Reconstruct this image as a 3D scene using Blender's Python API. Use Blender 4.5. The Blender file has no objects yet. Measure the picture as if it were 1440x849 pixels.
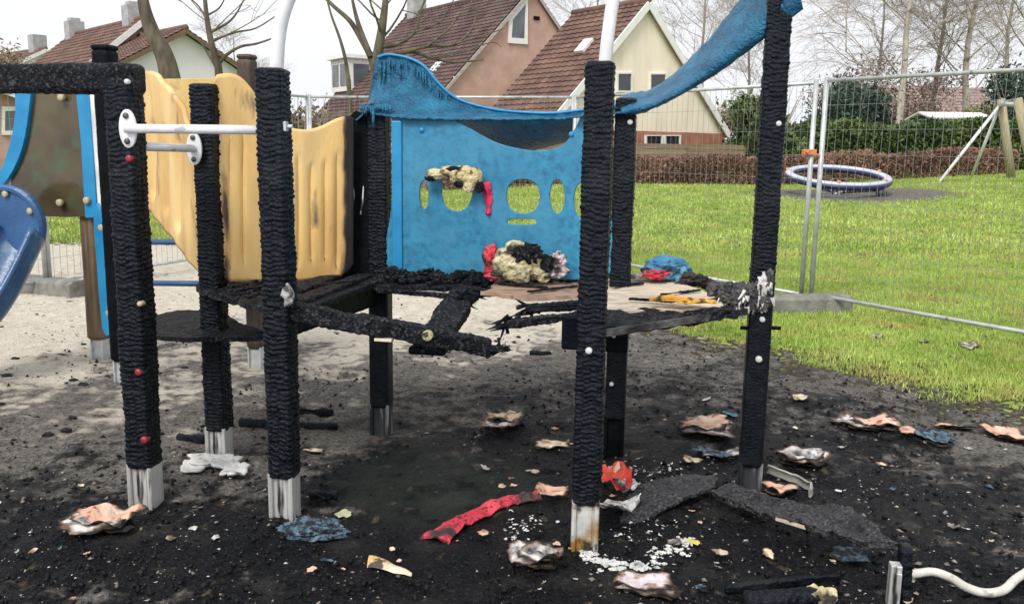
import bpy, bmesh, math, random
import numpy as np
from mathutils import Vector, Matrix, noise

# ------------------------------------------------------------------ camera, sky, sun, exposure
SC = bpy.context.scene
COL = SC.collection
FPX, CAMH = 1250.0, 1.4
PITCH, ROLL = math.atan(214.5 / FPX), math.radians(0.9)
cp, sp, cr, sr = math.cos(PITCH), math.sin(PITCH), math.cos(ROLL), math.sin(ROLL)
cam_d = bpy.data.cameras.new("camera")
cam = bpy.data.objects.new("camera", cam_d)
COL.objects.link(cam)
_fw, _up, _rt = Vector((0, cp, -sp)), Vector((0, sp, cp)), Vector((1, 0, 0))
_cx = _rt * cr + _up * sr
_cy = _up * cr - _rt * sr
cam.matrix_world = Matrix(((_cx.x, _cy.x, -_fw.x, 0), (_cx.y, _cy.y, -_fw.y, 0), (_cx.z, _cy.z, -_fw.z, CAMH), (0, 0, 0, 1)))
cam_d.sensor_width = 36
cam_d.lens = 36 * FPX / 1440
cam_d.clip_start = 0.05
cam_d.clip_end = 3000
SC.camera = cam

SUN_EL, SUN_AZ = 48.0, 205.0          # behind the camera, a little to its left
w = bpy.data.worlds.new("World")
SC.world = w
w.use_nodes = True
nt = w.node_tree
bg = nt.nodes["Background"]
sky = nt.nodes.new("ShaderNodeTexSky")
sky.sky_type = 'NISHITA'
sky.sun_disc = False
sky.sun_elevation = math.radians(SUN_EL)
sky.sun_rotation = math.radians(SUN_AZ)
sky.dust_density = 6
hs = nt.nodes.new("ShaderNodeHueSaturation")
hs.inputs['Saturation'].default_value = 0.25
mx = nt.nodes.new("ShaderNodeMix")
mx.data_type = 'RGBA'
mx.inputs[0].default_value = 0.82           # an even white cloud cover over the clear sky
nt.links.new(sky.outputs[0], hs.inputs['Color'])
nt.links.new(hs.outputs[0], mx.inputs[6])
mx.inputs[7].default_value = (6.5, 6.65, 7.0, 1)
nt.links.new(mx.outputs[2], bg.inputs['Color'])
bg.inputs['Strength'].default_value = 0.10

sd = bpy.data.lights.new("sun", 'SUN')
sd.energy = 1.5
sd.angle = math.radians(20)
sd.color = (1, 0.96, 0.9)
so = bpy.data.objects.new("sun", sd)
COL.objects.link(so)
_az, _el = math.radians(SUN_AZ), math.radians(SUN_EL)
_sdir = Vector((math.sin(_az) * math.cos(_el), math.cos(_az) * math.cos(_el), math.sin(_el)))
so.rotation_euler = _sdir.to_track_quat('Z', 'Y').to_euler()
so.location = (0, -5, 12)

SC.view_settings.view_transform = 'Standard'
SC.view_settings.look = 'None'
SC.view_settings.exposure = 0.80
SC.view_settings.gamma = 1

R = random.Random(7)
PI = math.pi


# ------------------------------------------------------------------ photo pixel -> place
def ray(px, py):
    dx, dy = px - 720, 424.5 - py
    X, V = (dx * cr - dy * sr) / FPX, (dx * sr + dy * cr) / FPX
    return Vector((X, cp + V * sp, -sp + V * cp))


def G(px, py, z=0.0):
    d = ray(px, py)
    t = (z - CAMH) / d.z
    return Vector((0, 0, CAMH)) + d * t


def P(px, py, Y):
    d = ray(px, py)
    return Vector((0, 0, CAMH)) + d * (Y / d.y)


def on_plane(px, py, O, U):
    d = ray(px, py)
    N = Vector((U.y, -U.x, 0))
    t = (O - Vector((0, 0, CAMH))).dot(N) / d.dot(N)
    q = Vector((0, 0, CAMH)) + d * t
    return (q - O).dot(U), q.z


def catmull(pts, n=6, closed=False):
    out = []
    L = len(pts)
    rng = range(L) if closed else range(L - 1)
    for i in rng:
        g = lambda k: Vector(pts[k % L]) if closed else Vector(pts[max(0, min(L - 1, k))])
        a, b, c, d = g(i - 1), g(i), g(i + 1), g(i + 2)
        for k in range(n):
            t = k / n
            out.append(0.5 * ((2 * b) + (c - a) * t + (2 * a - 5 * b + 4 * c - d) * t * t + (3 * b - a - 3 * c + d) * t ** 3))
    if not closed:
        out.append(Vector(pts[-1]))
    return out


# ------------------------------------------------------------------ materials
MATS = {}


def M(name, c1, c2=None, scale=8, rough=.6, bump=0, bscale=60, spots=None, metal=0, spec=.5, detail=5, stretch=None,
      island=0, trans=0, edge=None, spots2=None, ramp=(.36, .64)):
    if name in MATS:
        return MATS[name]
    m = bpy.data.materials.new(name)
    MATS[name] = m
    m.use_nodes = True
    t = m.node_tree
    N, L = t.nodes, t.links
    b = N["Principled BSDF"]
    b.inputs['Roughness'].default_value = rough
    b.inputs['Metallic'].default_value = metal
    b.inputs['Specular IOR Level'].default_value = spec
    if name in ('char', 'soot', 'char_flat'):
        b.inputs['Specular Tint'].default_value = (.72, .84, 1, 1)     # cool blue of the highlights put into the reflection tint
    c2 = c2 or tuple(min(1, x * 1.35) for x in c1)
    tc = N.new("ShaderNodeTexCoord")
    src = tc.outputs['Object']
    if stretch:
        mp = N.new("ShaderNodeMapping")
        mp.inputs['Scale'].default_value = stretch
        L.new(src, mp.inputs[0])
        src = mp.outputs[0]
    nz = N.new("ShaderNodeTexNoise")
    nz.inputs['Scale'].default_value = scale
    nz.inputs['Detail'].default_value = detail
    L.new(src, nz.inputs['Vector'])
    rp = N.new("ShaderNodeValToRGB")
    rp.color_ramp.elements[0].position = ramp[0]
    rp.color_ramp.elements[1].position = ramp[1]
    rp.color_ramp.elements[0].color = (*c1, 1)
    rp.color_ramp.elements[1].color = (*c2, 1)
    L.new(nz.outputs[0], rp.inputs[0])
    out = rp.outputs[0]
    for k, s in enumerate((spots, spots2)):
        if not s:
            continue
        sc_, th, colr = s[0], s[1], s[2]
        soft = s[3] if len(s) > 3 else .03
        n2 = N.new("ShaderNodeTexNoise")
        n2.inputs['Scale'].default_value = sc_
        n2.inputs['Detail'].default_value = 6
        mp2 = N.new("ShaderNodeMapping")
        mp2.inputs['Location'].default_value = (3.1 + 5 * k, 7.7, 1.3)
        L.new(src, mp2.inputs[0])
        L.new(mp2.outputs[0], n2.inputs['Vector'])
        mr = N.new("ShaderNodeMapRange")
        mr.inputs[1].default_value = th - soft
        mr.inputs[2].default_value = th + soft
        L.new(n2.outputs[0], mr.inputs[0])
        mi = N.new("ShaderNodeMix")
        mi.data_type = 'RGBA'
        L.new(mr.outputs[0], mi.inputs[0])
        L.new(out, mi.inputs[6])
        mi.inputs[7].default_value = (*colr, 1)
        out = mi.outputs[2]
    if edge:                                  # charred rim of burnt sheets (attribute set on the mesh)
        at_ = N.new("ShaderNodeAttribute"); at_.attribute_name = 'rim'
        ne = N.new("ShaderNodeTexNoise"); ne.inputs['Scale'].default_value = 14; ne.inputs['Detail'].default_value = 6
        L.new(src, ne.inputs['Vector'])
        ad = N.new("ShaderNodeMath"); ad.operation = 'MULTIPLY_ADD'
        L.new(ne.outputs[0], ad.inputs[0]); ad.inputs[1].default_value = .9; L.new(at_.outputs['Fac'], ad.inputs[2])
        for lo_, hi_, cc_ in ((edge - .16, edge, (.16, .085, .045)), (edge - .03, edge + .09, (.008, .007, .007))):
            mr = N.new("ShaderNodeMapRange"); mr.inputs[1].default_value = lo_; mr.inputs[2].default_value = hi_
            L.new(ad.outputs[0], mr.inputs[0])
            mi = N.new("ShaderNodeMix"); mi.data_type = 'RGBA'
            L.new(mr.outputs[0], mi.inputs[0]); L.new(out, mi.inputs[6]); mi.inputs[7].default_value = (*cc_, 1)
            out = mi.outputs[2]
    if island:
        ge = N.new("ShaderNodeNewGeometry")
        hv = N.new("ShaderNodeHueSaturation")
        mr = N.new("ShaderNodeMapRange")
        mr.inputs[3].default_value = 1 - island
        mr.inputs[4].default_value = 1 + island
        L.new(ge.outputs['Random Per Island'], mr.inputs[0])
        L.new(mr.outputs[0], hv.inputs['Value'])
        L.new(out, hv.inputs['Color'])
        out = hv.outputs[0]
    L.new(out, b.inputs['Base Color'])
    if bump:
        n3 = N.new("ShaderNodeTexNoise")
        n3.inputs['Scale'].default_value = bscale
        n3.inputs['Detail'].default_value = 6
        L.new(src, n3.inputs['Vector'])
        bp = N.new("ShaderNodeBump")
        bp.inputs['Strength'].default_value = bump
        bp.inputs['Distance'].default_value = .02
        L.new(n3.outputs[0], bp.inputs['Height'])
        L.new(bp.outputs[0], b.inputs['Normal'])
    if trans:
        b.inputs['Transmission Weight'].default_value = trans
    return m


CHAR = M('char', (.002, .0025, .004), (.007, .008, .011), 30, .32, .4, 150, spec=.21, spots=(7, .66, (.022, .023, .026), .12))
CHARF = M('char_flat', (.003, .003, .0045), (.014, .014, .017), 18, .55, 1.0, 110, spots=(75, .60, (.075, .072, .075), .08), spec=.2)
CHARGREY = M('char_grey', (.004, .004, .005), (.032, .032, .035), 45, .5, 1.0, 55, spots=(90, .56, (.085, .084, .088), .08), spots2=(6, .60, (.008, .008, .009), .12), spec=.3)
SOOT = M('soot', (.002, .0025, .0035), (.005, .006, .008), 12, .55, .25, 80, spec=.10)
CHARBROWN = M('char_brown', (.02, .014, .01), (.07, .045, .03), 14, .6, .5, 60, stretch=(1, 1, .2))
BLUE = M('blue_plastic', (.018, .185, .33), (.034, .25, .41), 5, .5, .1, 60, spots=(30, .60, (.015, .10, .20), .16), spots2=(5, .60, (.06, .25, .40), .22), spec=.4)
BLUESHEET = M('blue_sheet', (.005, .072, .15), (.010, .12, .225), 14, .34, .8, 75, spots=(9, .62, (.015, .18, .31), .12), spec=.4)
BLUERIM = M('blue_rim', (.01, .20, .44), (.02, .27, .52), 6, .4, .1, 120)
NAVY = M('navy_plastic', (.02, .07, .18), (.03, .11, .26), 6, .35, .2, 90)
SLIDEBLUE = M('slide_blue', (.02, .075, .19), (.045, .13, .28), 4, .3, .1, 60, spots=(10, .66, (.2, .28, .38), .1))
YELLOW = M('yellow_plastic', (.72, .47, .16), (.80, .58, .27), 4, .5, .12, 80, stretch=(1, 1, .3), spots=(6, .54, (.56, .33, .11), .14),
           spots2=(9, .67, (.10, .07, .045), .05), edge=1.25)
YELLOWPALE = M('yellow_pale', (.74, .50, .17), (.82, .60, .27), 4, .5, .08, 80, spots=(9, .7, (.5, .3, .08), .08))
OLIVE = M('smoky_panel', (.06, .045, .024), (.11, .085, .045), 3, .12, .05, 40, spots=(6, .62, (.06, .10, .05), .1), spec=.6)
STEEL = M('galvanised', (.50, .52, .54), (.68, .70, .72), 20, .38, .1, 120, metal=.5)
PIPE = M('pipe_paint', (.62, .62, .62), (.74, .74, .75), 12, .35, .05, 80, spots=(20, .68, (.35, .33, .3), .05))
FOOTW = M('foot_white', (.56, .56, .53), (.74, .74, .71), 22, .32, .15, 60, stretch=(1, 1, .12), spots=(30, .60, (.05, .05, .05), .05), spots2=(16, .66, (.26, .23, .16), .05), metal=.45)
FOOTRUST = M('foot_rust', (.45, .46, .44), (.6, .6, .56), 10, .5, .1, 60, spots=(9, .50, (.28, .15, .03), .08), spots2=(12, .60, (.03, .03, .03)))
FOOTDARK = M('foot_dark', (.03, .035, .04), (.10, .105, .11), 14, .28, .1, 60, stretch=(1, 1, .12), spots=(26, .58, (.6, .6, .6), .06), metal=.5)  # pale spots paint highlights onto the dark steel
BOLT = M('bolt_white', (.48, .48, .46), (.66, .66, .64), 40, .35, 0)
BOLTRED = M('bolt_red', (.22, .012, .02), (.32, .03, .035), 40, .4, 0)
BOLTTAN = M('bolt_tan', (.42, .34, .20), (.55, .47, .32), 40, .4, 0)
PLY = M('plywood', (.50, .40, .29), (.66, .57, .45), 5, .7, .2, 60, stretch=(1, 6, 1), spots=(11, .64, (.05, .04, .035), .05))
PLYPINK = M('plywood_pink', (.24, .15, .105), (.42, .29, .21), 6, .7, .2, 60, stretch=(1, 9, 1), spots=(9, .64, (.02, .02, .02), .05))
OLDWOOD = M('old_wood', (.10, .065, .035), (.20, .14, .08), 6, .75, .3, 60, stretch=(8, 8, .6))
LOGWOOD = M('log_wood', (.28, .24, .15), (.42, .37, .24), 6, .8, .3, 60, stretch=(6, 6, .6))
CONC = M('concrete', (.15, .15, .13), (.26, .255, .23), 9, .85, .5, 60, spots=(7, .62, (.13, .13, .10), .08))
BARK = M('bark_moss', (.05, .04, .028), (.145, .12, .085), 7, .9, .9, 22, stretch=(1, 1, .35), spots=(3, .58, (.105, .105, .05), .12))
BARKG = M('bark_grey', (.24, .21, .18), (.36, .32, .28), 5, .9, .4, 30)
BARKB = M('bark_birch', (.36, .32, .27), (.52, .47, .40), 3, .9, .3, 30, spots=(5, .62, (.12, .1, .08)))
TWIG = M('twig', (.25, .20, .17), (.38, .32, .28), 5, .9)  # lightened tone, overcast haze put into the twig colour
TWIGM = M('twig_moss', (.20, .17, .095), (.30, .265, .15), 5, .9)


# ------------------------------------------------------------------ mesh builder
class MB:
    def __init__(s):
        s.v, s.f, s.m = [], [], []

    def add(s, v, f, mi=0):
        o = len(s.v)
        s.v += [Vector(p) for p in v]
        s.f += [tuple(i + o for i in q) for q in f]
        s.m += [mi] * len(f)
        return s

    def box(s, c, size, X=None, Y=None, Z=None, mi=0):
        X = Vector(X or (1, 0, 0)); Y = Vector(Y or (0, 1, 0)); Z = Vector(Z or (0, 0, 1)); c = Vector(c)
        a, b, d = size[0] / 2, size[1] / 2, size[2] / 2
        v = [c + X * i * a + Y * j * b + Z * k * d for k in (-1, 1) for j in (-1, 1) for i in (-1, 1)]
        return s.add(v, [(0, 2, 3, 1), (4, 5, 7, 6), (0, 1, 5, 4), (1, 3, 7, 5), (3, 2, 6, 7), (2, 0, 4, 6)], mi)

    def tube(s, pts, r, n=10, cap=True, mi=0):
        pts = [Vector(p) for p in pts]
        L = len(pts)
        rs = r if isinstance(r, (list, tuple)) else [r] * L
        v, f = [], []
        ref = None
        for i, p in enumerate(pts):
            t = (pts[min(i + 1, L - 1)] - pts[max(i - 1, 0)])
            t = t.normalized() if t.length > 1e-9 else Vector((0, 0, 1))
            if ref is None:
                ref = t.orthogonal().normalized()
            a = ref - t * ref.dot(t)
            a = a.normalized() if a.length > 1e-6 else t.orthogonal().normalized()
            ref = a
            b = t.cross(a)
            for k in range(n):
                q = 2 * PI * k / n
                v.append(p + (a * math.cos(q) + b * math.sin(q)) * rs[i])
        for i in range(L - 1):
            for k in range(n):
                k2 = (k + 1) % n
                f.append((i * n + k, i * n + k2, (i + 1) * n + k2, (i + 1) * n + k))
        if cap:
            f.append(tuple(range(n))[::-1])
            f.append(tuple((L - 1) * n + k for k in range(n)))
        return s.add(v, f, mi)

    def grid(s, rows, closed=False, mi=0):
        nr, nc = len(rows), len(rows[0])
        v = [p for r_ in rows for p in r_]
        f = []
        for i in range(nr - 1):
            for k in range(nc if closed else nc - 1):
                k2 = (k + 1) % nc
                f.append((i * nc + k, i * nc + k2, (i + 1) * nc + k2, (i + 1) * nc + k))
        return s.add(v, f, mi)

    def mesh(s, name, origin):
        me = bpy.data.meshes.new(name)
        me.from_pydata([tuple(p - origin) for p in s.v], [], s.f)
        return me


WORLD0 = {}


def link(name, me, mat, parent=None, origin=Vector((0, 0, 0)), smooth=False, kind=None):
    o = bpy.data.objects.new(name, me)
    COL.objects.link(o)
    mats = mat if isinstance(mat, (list, tuple)) else [mat]
    if not me.materials:
        for q in mats:
            me.materials.append(q)
    if smooth:
        me.polygons.foreach_set('use_smooth', [True] * len(me.polygons))
    po = WORLD0[parent.name] if parent else Vector((0, 0, 0))
    o.parent = parent
    o.location = origin - po
    WORLD0[o.name] = Vector(origin)
    if kind:
        o['kind'] = kind
    return o


def build(name, mb, mat, parent=None, origin=None, smooth=False, kind=None):
    if origin is None:
        xs = [p.x for p in mb.v]; ys = [p.y for p in mb.v]; zs = [p.z for p in mb.v]
        origin = Vector(((min(xs) + max(xs)) / 2, (min(ys) + max(ys)) / 2, min(zs)))
    me = mb.mesh(name, origin)
    if any(mb.m):
        me.polygons.foreach_set('material_index', mb.m)
    bm = bmesh.new(); bm.from_mesh(me)
    bmesh.ops.recalc_face_normals(bm, faces=bm.faces)
    bm.to_mesh(me); bm.free()
    return link(name, me, mat, parent, origin, smooth, kind)


def tag(o, label, cat, group=None):
    o['label'] = label; o['category'] = cat
    if group:
        o['group'] = group
    return o


def thing(name, label, cat, loc, group=None):
    o = bpy.data.objects.new(name, None)
    COL.objects.link(o)
    o.location = loc
    o.empty_display_size = .1
    WORLD0[o.name] = Vector(loc)
    return tag(o, label, cat, group)


def solid(o, t, off=0):
    md = o.modifiers.new('s', 'SOLIDIFY'); md.thickness = t; md.offset = off
    return o


def bevel(o, wd=.006, seg=2):
    md = o.modifiers.new('b', 'BEVEL'); md.width = wd; md.segments = seg; md.limit_method = 'ANGLE'
    return o


def fbm(x, y, z, o=4):
    return noise.fractal(Vector((x, y, z)), 1.0, 2.0, o)


# ------------------------------------------------------------------ ground
PXB = [(-1500, 350), (-400, 345), (240, 342), (600, 372), (800, 405), (885, 452), (960, 478), (1040, 496), (1120, 520), (1200, 528),
       (1270, 545), (1330, 566), (1440, 602), (1700, 680), (2300, 830)]
LAWN_EDGE = np.array([G(*p)[:2] for p in PXB])
BURN = [(60, 450, -.1), (250, 430, -.1), (-200, 430, -.1), (-200, 520, .0), (40, 520, .08), (100, 560, .34), (200, 545, .34), (300, 540, .3), (60, 600, .42), (0, 640, .5),
        (130, 650, .46), (250, 690, .55), (60, 700, .85), (150, 770, .95), (150, 835, .62), (60, 820, .9), (300, 780, 1), (300, 835, .8), (450, 450, .0), (600, 440, -.05),
        (450, 520, .3), (440, 570, .42), (470, 620, .5), (350, 600, .5), (640, 510, .36), (600, 560, .62), (700, 560, .7), (720, 480, .16), (800, 450, .0), (600, 480, .14),
        (780, 530, .6), (560, 650, .9), (650, 700, .97), (600, 800, 1), (750, 800, 1), (900, 830, 1), (950, 740, 1), (950, 560, .7), (900, 490, .5),
        (1000, 510, .55), (1100, 560, .66), (1000, 620, .82), (1200, 640, .8), (1300, 570, .6), (1350, 680, .8), (1420, 640, .5), (1250, 800, .95), (1400, 760, .76),
        (1150, 720, .95), (1400, 840, .85), (720, 650, .95), (860, 600, .8), (1600, 700, .6), (420, 800, 1), (820, 330, -.1), (250, 350, -.15)]
BPTS = np.array([[*G(a, b)[:2], c] for a, b, c in BURN])


def elev(x, y):
    r_ = np.clip((y - 10) / 14.0, 0, 1)
    r_ = r_ * r_ * (3 - 2 * r_)
    left = np.clip((x + 6) / 8.0, 0, 1)
    return r_ * (.45 * left + .055 * np.clip(x - 8, 0, 9)) - .0


def lawn_sd(x, y):
    x = np.asarray(x, float); y = np.asarray(y, float)
    best = np.full(x.shape, 1e9)
    A, B = LAWN_EDGE[:-1], LAWN_EDGE[1:]
    for a, b in zip(A, B):
        d = b - a
        t = np.clip(((x - a[0]) * d[0] + (y - a[1]) * d[1]) / (d @ d), 0, 1)
        best = np.minimum(best, np.hypot(x - a[0] - t * d[0], y - a[1] - t * d[1]))
    poly = np.vstack([LAWN_EDGE, [[300, -2], [300, 2000], [-300, 2000]]])
    inside = np.zeros(x.shape, bool)
    n = len(poly)
    j = n - 1
    for i in range(n):
        xi, yi = poly[i]; xj, yj = poly[j]
        c = ((yi > y) != (yj > y)) & (x < (xj - xi) * (y - yi) / (yj - yi + 1e-12) + xi)
        inside ^= c
        j = i
    return np.where(inside, best, -best)


def burn_at(x, y):
    num = np.zeros_like(x); den = np.zeros_like(x)
    for a, b, c in BPTS:
        wgt = 1 / ((x - a) ** 2 + (y - b) ** 2 + .03) ** 1.6
        num += wgt * c; den += wgt
    return num / den


NTAB = {}


def vnoise(x, y, seed, cells):
    """cheap value noise, vectorised"""
    if seed not in NTAB:
        NTAB[seed] = np.random.RandomState(seed).rand(256, 256)
    T = NTAB[seed]
    X, Y = x * cells, y * cells
    xi, yi = np.floor(X).astype(int), np.floor(Y).astype(int)
    fx, fy = X - xi, Y - yi
    fx = fx * fx * (3 - 2 * fx); fy = fy * fy * (3 - 2 * fy)
    g = lambda i, j: T[i % 256, j % 256]
    return (g(xi, yi) * (1 - fx) + g(xi + 1, yi) * fx) * (1 - fy) + (g(xi, yi + 1) * (1 - fx) + g(xi + 1, yi + 1) * fx) * fy


def relief(x, y):
    near = np.clip((13 - y) / 5, 0, 1)
    rgh = (vnoise(x, y, 1, 3) - .5) * .03 + (vnoise(x, y, 2, 11) - .5) * .022 + (vnoise(x, y, 3, 31) - .5) * .012
    return rgh * near


def gz(x, y):
    x = np.atleast_1d(np.float64(x)); y = np.atleast_1d(np.float64(y))
    return elev(x, y) + relief(x, y)


def gz1(x, y):
    return float(gz(x, y)[0])


def axis(lo, hi, step, far, k):
    a = list(np.arange(lo, hi, step))
    s, v = step, hi
    while v < far:
        a.append(v); s *= k; v += s
    a.append(far)
    return a


yy = np.array(axis(1.3, 9.0, .026, 900, 1.07))
xr = np.array(axis(0, 4.6, .026, 700, 1.1))
xx = np.concatenate([-xr[:0:-1], xr])
XX, YY = np.meshgrid(xx, yy)
ZZ = gz(XX.ravel(), YY.ravel()).reshape(XX.shape)
far_up = np.clip((YY - 60) / 300, 0, 1)
nx, ny = len(xx), len(yy)
vv = np.stack([XX.ravel(), YY.ravel(), ZZ.ravel()], 1)
idx = np.arange(nx * ny).reshape(ny, nx)
ff = np.stack([idx[:-1, :-1].ravel(), idx[:-1, 1:].ravel(), idx[1:, 1:].ravel(), idx[1:, :-1].ravel()], 1)


def np_mesh(name, v, f):
    me = bpy.data.meshes.new(name)
    k = f.shape[1]
    me.vertices.add(len(v)); me.vertices.foreach_set('co', v.astype(np.float32).ravel())
    me.loops.add(f.size); me.loops.foreach_set('vertex_index', f.astype(np.int32).ravel())
    me.polygons.add(len(f))
    me.polygons.foreach_set('loop_start', np.arange(0, f.size, k, dtype=np.int32))
    me.polygons.foreach_set('loop_total', np.full(len(f), k, np.int32))
    me.update(calc_edges=True)
    return me


gme = np_mesh('ground', vv, ff)
fx_, fy_ = XX.ravel(), YY.ravel()
SD = lawn_sd(fx_, fy_)
for nm, val in (('burn', burn_at(fx_, fy_)), ('lawn', np.clip(SD / 1.3 + .4, 0, 1)),
                ('wet', np.clip(1.5 - np.hypot((fx_ + .28) / .48, (fy_ - 3.55) / .42), 0, 1)),
                ('bare', np.clip(1.6 - np.hypot((fx_ - 8.2) / 2.6, (fy_ - 22) / 2.2), 0, 1))):
    a = gme.attributes.new(nm, 'FLOAT', 'POINT')
    a.data.foreach_set('value', val.astype(np.float32))


def ground_mat():
    m = bpy.data.materials.new('ground'); m.use_nodes = True
    t = m.node_tree; N, L = t.nodes, t.links
    b = N["Principled BSDF"]
    tc = N.new("ShaderNodeTexCoord")

    def nz(s, d=6, off=0):
        mp = N.new("ShaderNodeMapping"); mp.inputs['Location'].default_value = (off, off * 1.7, 0)
        L.new(tc.outputs['Object'], mp.inputs[0])
        n = N.new("ShaderNodeTexNoise"); n.inputs['Scale'].default_value = s; n.inputs['Detail'].default_value = d
        L.new(mp.outputs[0], n.inputs['Vector'])
        return n.outputs[0]

    def ramp(src, *st):
        r = N.new("ShaderNodeValToRGB")
        e = r.color_ramp.elements
        while len(e) < len(st):
            e.new(.5)
        for q, (p_, c_) in zip(e, st):
            q.position = p_; q.color = (*c_, 1)
        L.new(src, r.inputs[0])
        return r.outputs[0]

    def attr(n):
        a = N.new("ShaderNodeAttribute"); a.attribute_name = n
        return a.outputs['Fac']

    def mth(op, a, b_):
        q = N.new("ShaderNodeMath"); q.operation = op
        for i, s in enumerate((a, b_)):
            if isinstance(s, (int, float)):
                q.inputs[i].default_value = s
            else:
                L.new(s, q.inputs[i])
        return q.outputs[0]

    def step(src, lo, hi):
        q = N.new("ShaderNodeMapRange"); q.interpolation_type = 'SMOOTHSTEP'
        q.inputs[1].default_value = lo; q.inputs[2].default_value = hi
        L.new(src, q.inputs[0])
        return q.outputs[0]

    def mix(fac, a, b_):
        q = N.new("ShaderNodeMix"); q.data_type = 'RGBA'
        L.new(fac, q.inputs[0])
        for i, s in ((6, a), (7, b_)):
            if isinstance(s, tuple):
                q.inputs[i].default_value = (*s, 1)
            else:
                L.new(s, q.inputs[i])
        return q.outputs[2]

    n2, n12, n60, n200 = nz(2.2, 8), nz(11, 8, 3), nz(60, 5, 5), nz(220, 3, 9)
    sand = ramp(n12, (.3, (.48, .43, .35)), (.7, (.70, .645, .54)))
    sand = mix(step(n60, .60, .72), sand, (.2, .18, .15))
    dirt = ramp(n60, (.3, (.05, .048, .046)), (.68, (.22, .20, .178)))
    blk = ramp(n60, (.35, (.0012, .0014, .002)), (.58, (.005, .0055, .007)), (.78, (.034, .035, .039)))
    bf = mth('ADD', mth('ADD', attr('burn'), mth('MULTIPLY', mth('SUBTRACT', n2, .5), .9)),
             mth('MULTIPLY', mth('SUBTRACT', n12, .5), .9))
    col = mix(step(bf, .12, .42), sand, dirt)
    col = mix(step(bf, .50, .78), col, blk)
    wetf = mth('MULTIPLY', step(attr('wet'), .45, .75), step(mth('ADD', n12, mth('MULTIPLY', n2, .6)), .62, .8))
    col = mix(wetf, col, (.012, .017, .013))
    # sparse pale ash flecks on the burnt ground
    ash = mth('MULTIPLY', step(n200, .58, .68), step(mth('ADD', bf, mth('MULTIPLY', mth('SUBTRACT', n12, .5), 1.2)), .4, .9))
    col = mix(mth('MULTIPLY', ash, .6), col, (.075, .076, .082))
    dust = mth('MULTIPLY', step(nz(3.4, 8, 13), .52, .70), step(bf, .4, .7))
    col = mix(mth('MULTIPLY', dust, .35), col, (.06, .056, .052))
    g1 = ramp(n2, (.32, (.18, .28, .04)), (.55, (.27, .37, .07)), (.75, (.36, .41, .11)))
    g2 = ramp(n12, (.3, (.16, .26, .035)), (.7, (.35, .45, .10)))
    gm = N.new("ShaderNodeMix"); gm.data_type = 'RGBA'; gm.inputs[0].default_value = .5
    L.new(g1, gm.inputs[6]); L.new(g2, gm.inputs[7])
    grass = mix(step(attr('bare'), .4, .8), gm.outputs[2], (.17, .16, .14))
    lf = mth('ADD', attr('lawn'), mth('MULTIPLY', mth('SUBTRACT', n12, .5), 2.4))
    soil = ramp(n60, (.3, (.03, .024, .016)), (.7, (.10, .08, .05)))
    col = mix(step(lf, .30, .5), col, soil)
    col = mix(step(lf, .62, .95), col, grass)
    L.new(col, b.inputs['Base Color'])
    rg = N.new("ShaderNodeMapRange"); rg.inputs[3].default_value = .85; rg.inputs[4].default_value = .5
    L.new(step(bf, .5, .8), rg.inputs[0]); L.new(rg.outputs[0], b.inputs['Roughness'])
    b.inputs['Specular IOR Level'].default_value = .1
    bp = N.new("ShaderNodeBump"); bp.inputs['Strength'].default_value = .9; bp.inputs['Distance'].default_value = .02
    L.new(mth('ADD', n60, mth('MULTIPLY', n200, .5)), bp.inputs['Height'])
    L.new(bp.outputs[0], b.inputs['Normal'])
    return m


go = link('ground', gme, ground_mat(), smooth=True)
go['kind'] = 'structure'; go['label'] = 'burnt and sandy play area running into a green lawn'

# ------------------------------------------------------------------ lawn blades
GRASS = M('grass_blade', (.20, .31, .045), (.42, .52, .13), .9, .6, island=.35, spec=.25, spots=(2.3, .57, (.40, .37, .12), .1), trans=0)


def blades(name, n, ylo, yhi, hmin, hmax, wd, seed, density_pow=1.0, xlim=None, label=''):
    rs = np.random.RandomState(seed)
    xs, ys = [], []
    got = 0
    while got < n:
        k = 200000
        y = ylo + (yhi - ylo) * rs.rand(k) ** density_pow
        x = (rs.rand(k) * 2 - 1) * (y * .62 + 1.2)
        if xlim is not None:
            x = np.where(rs.rand(k) < .12, x, xlim + (y * .62 + 1 - xlim) * rs.rand(k))
        s = lawn_sd(x, y)
        keep = (s > .02 + .35 * (rs.rand(k) - .5)) & (vnoise(x, y, 8, 4) * .8 + rs.rand(k) * .6 + np.clip(s, -.3, .9) * .8 > .62)
        keep &= s > 1.1 * vnoise(x, y, 9, 1.9) ** 2 * (.4 + 1.2 * vnoise(x, y, 10, 7)) - .12
        keep &= np.hypot((x - 8.2) / 2.3, (y - 22) / 2) > 1
        x, y = x[keep], y[keep]
        xs.append(x); ys.append(y); got += len(x)
    x = np.concatenate(xs)[:n]; y = np.concatenate(ys)[:n]
    z = gz(x, y) - .004
    h = hmin + (hmax - hmin) * rs.rand(n) * (.5 + vnoise(x, y, 5, 3))
    a = rs.rand(n) * 2 * PI
    ln = (rs.rand(n) * .9) * h
    la = rs.rand(n) * 2 * PI
    w2 = wd * (.6 + .8 * rs.rand(n)) / 2
    v = np.empty((n, 3, 3))
    v[:, 0] = np.stack([x - np.cos(a) * w2, y - np.sin(a) * w2, z], 1)
    v[:, 1] = np.stack([x + np.cos(a) * w2, y + np.sin(a) * w2, z], 1)
    v[:, 2] = np.stack([x + np.cos(la) * ln, y + np.sin(la) * ln, z + h], 1)
    me = np_mesh(name, v.reshape(-1, 3), np.arange(3 * n).reshape(n, 3))
    o = link(name, me, GRASS, kind='stuff')
    o['label'] = label; o['category'] = 'grass'
    return o


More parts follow.
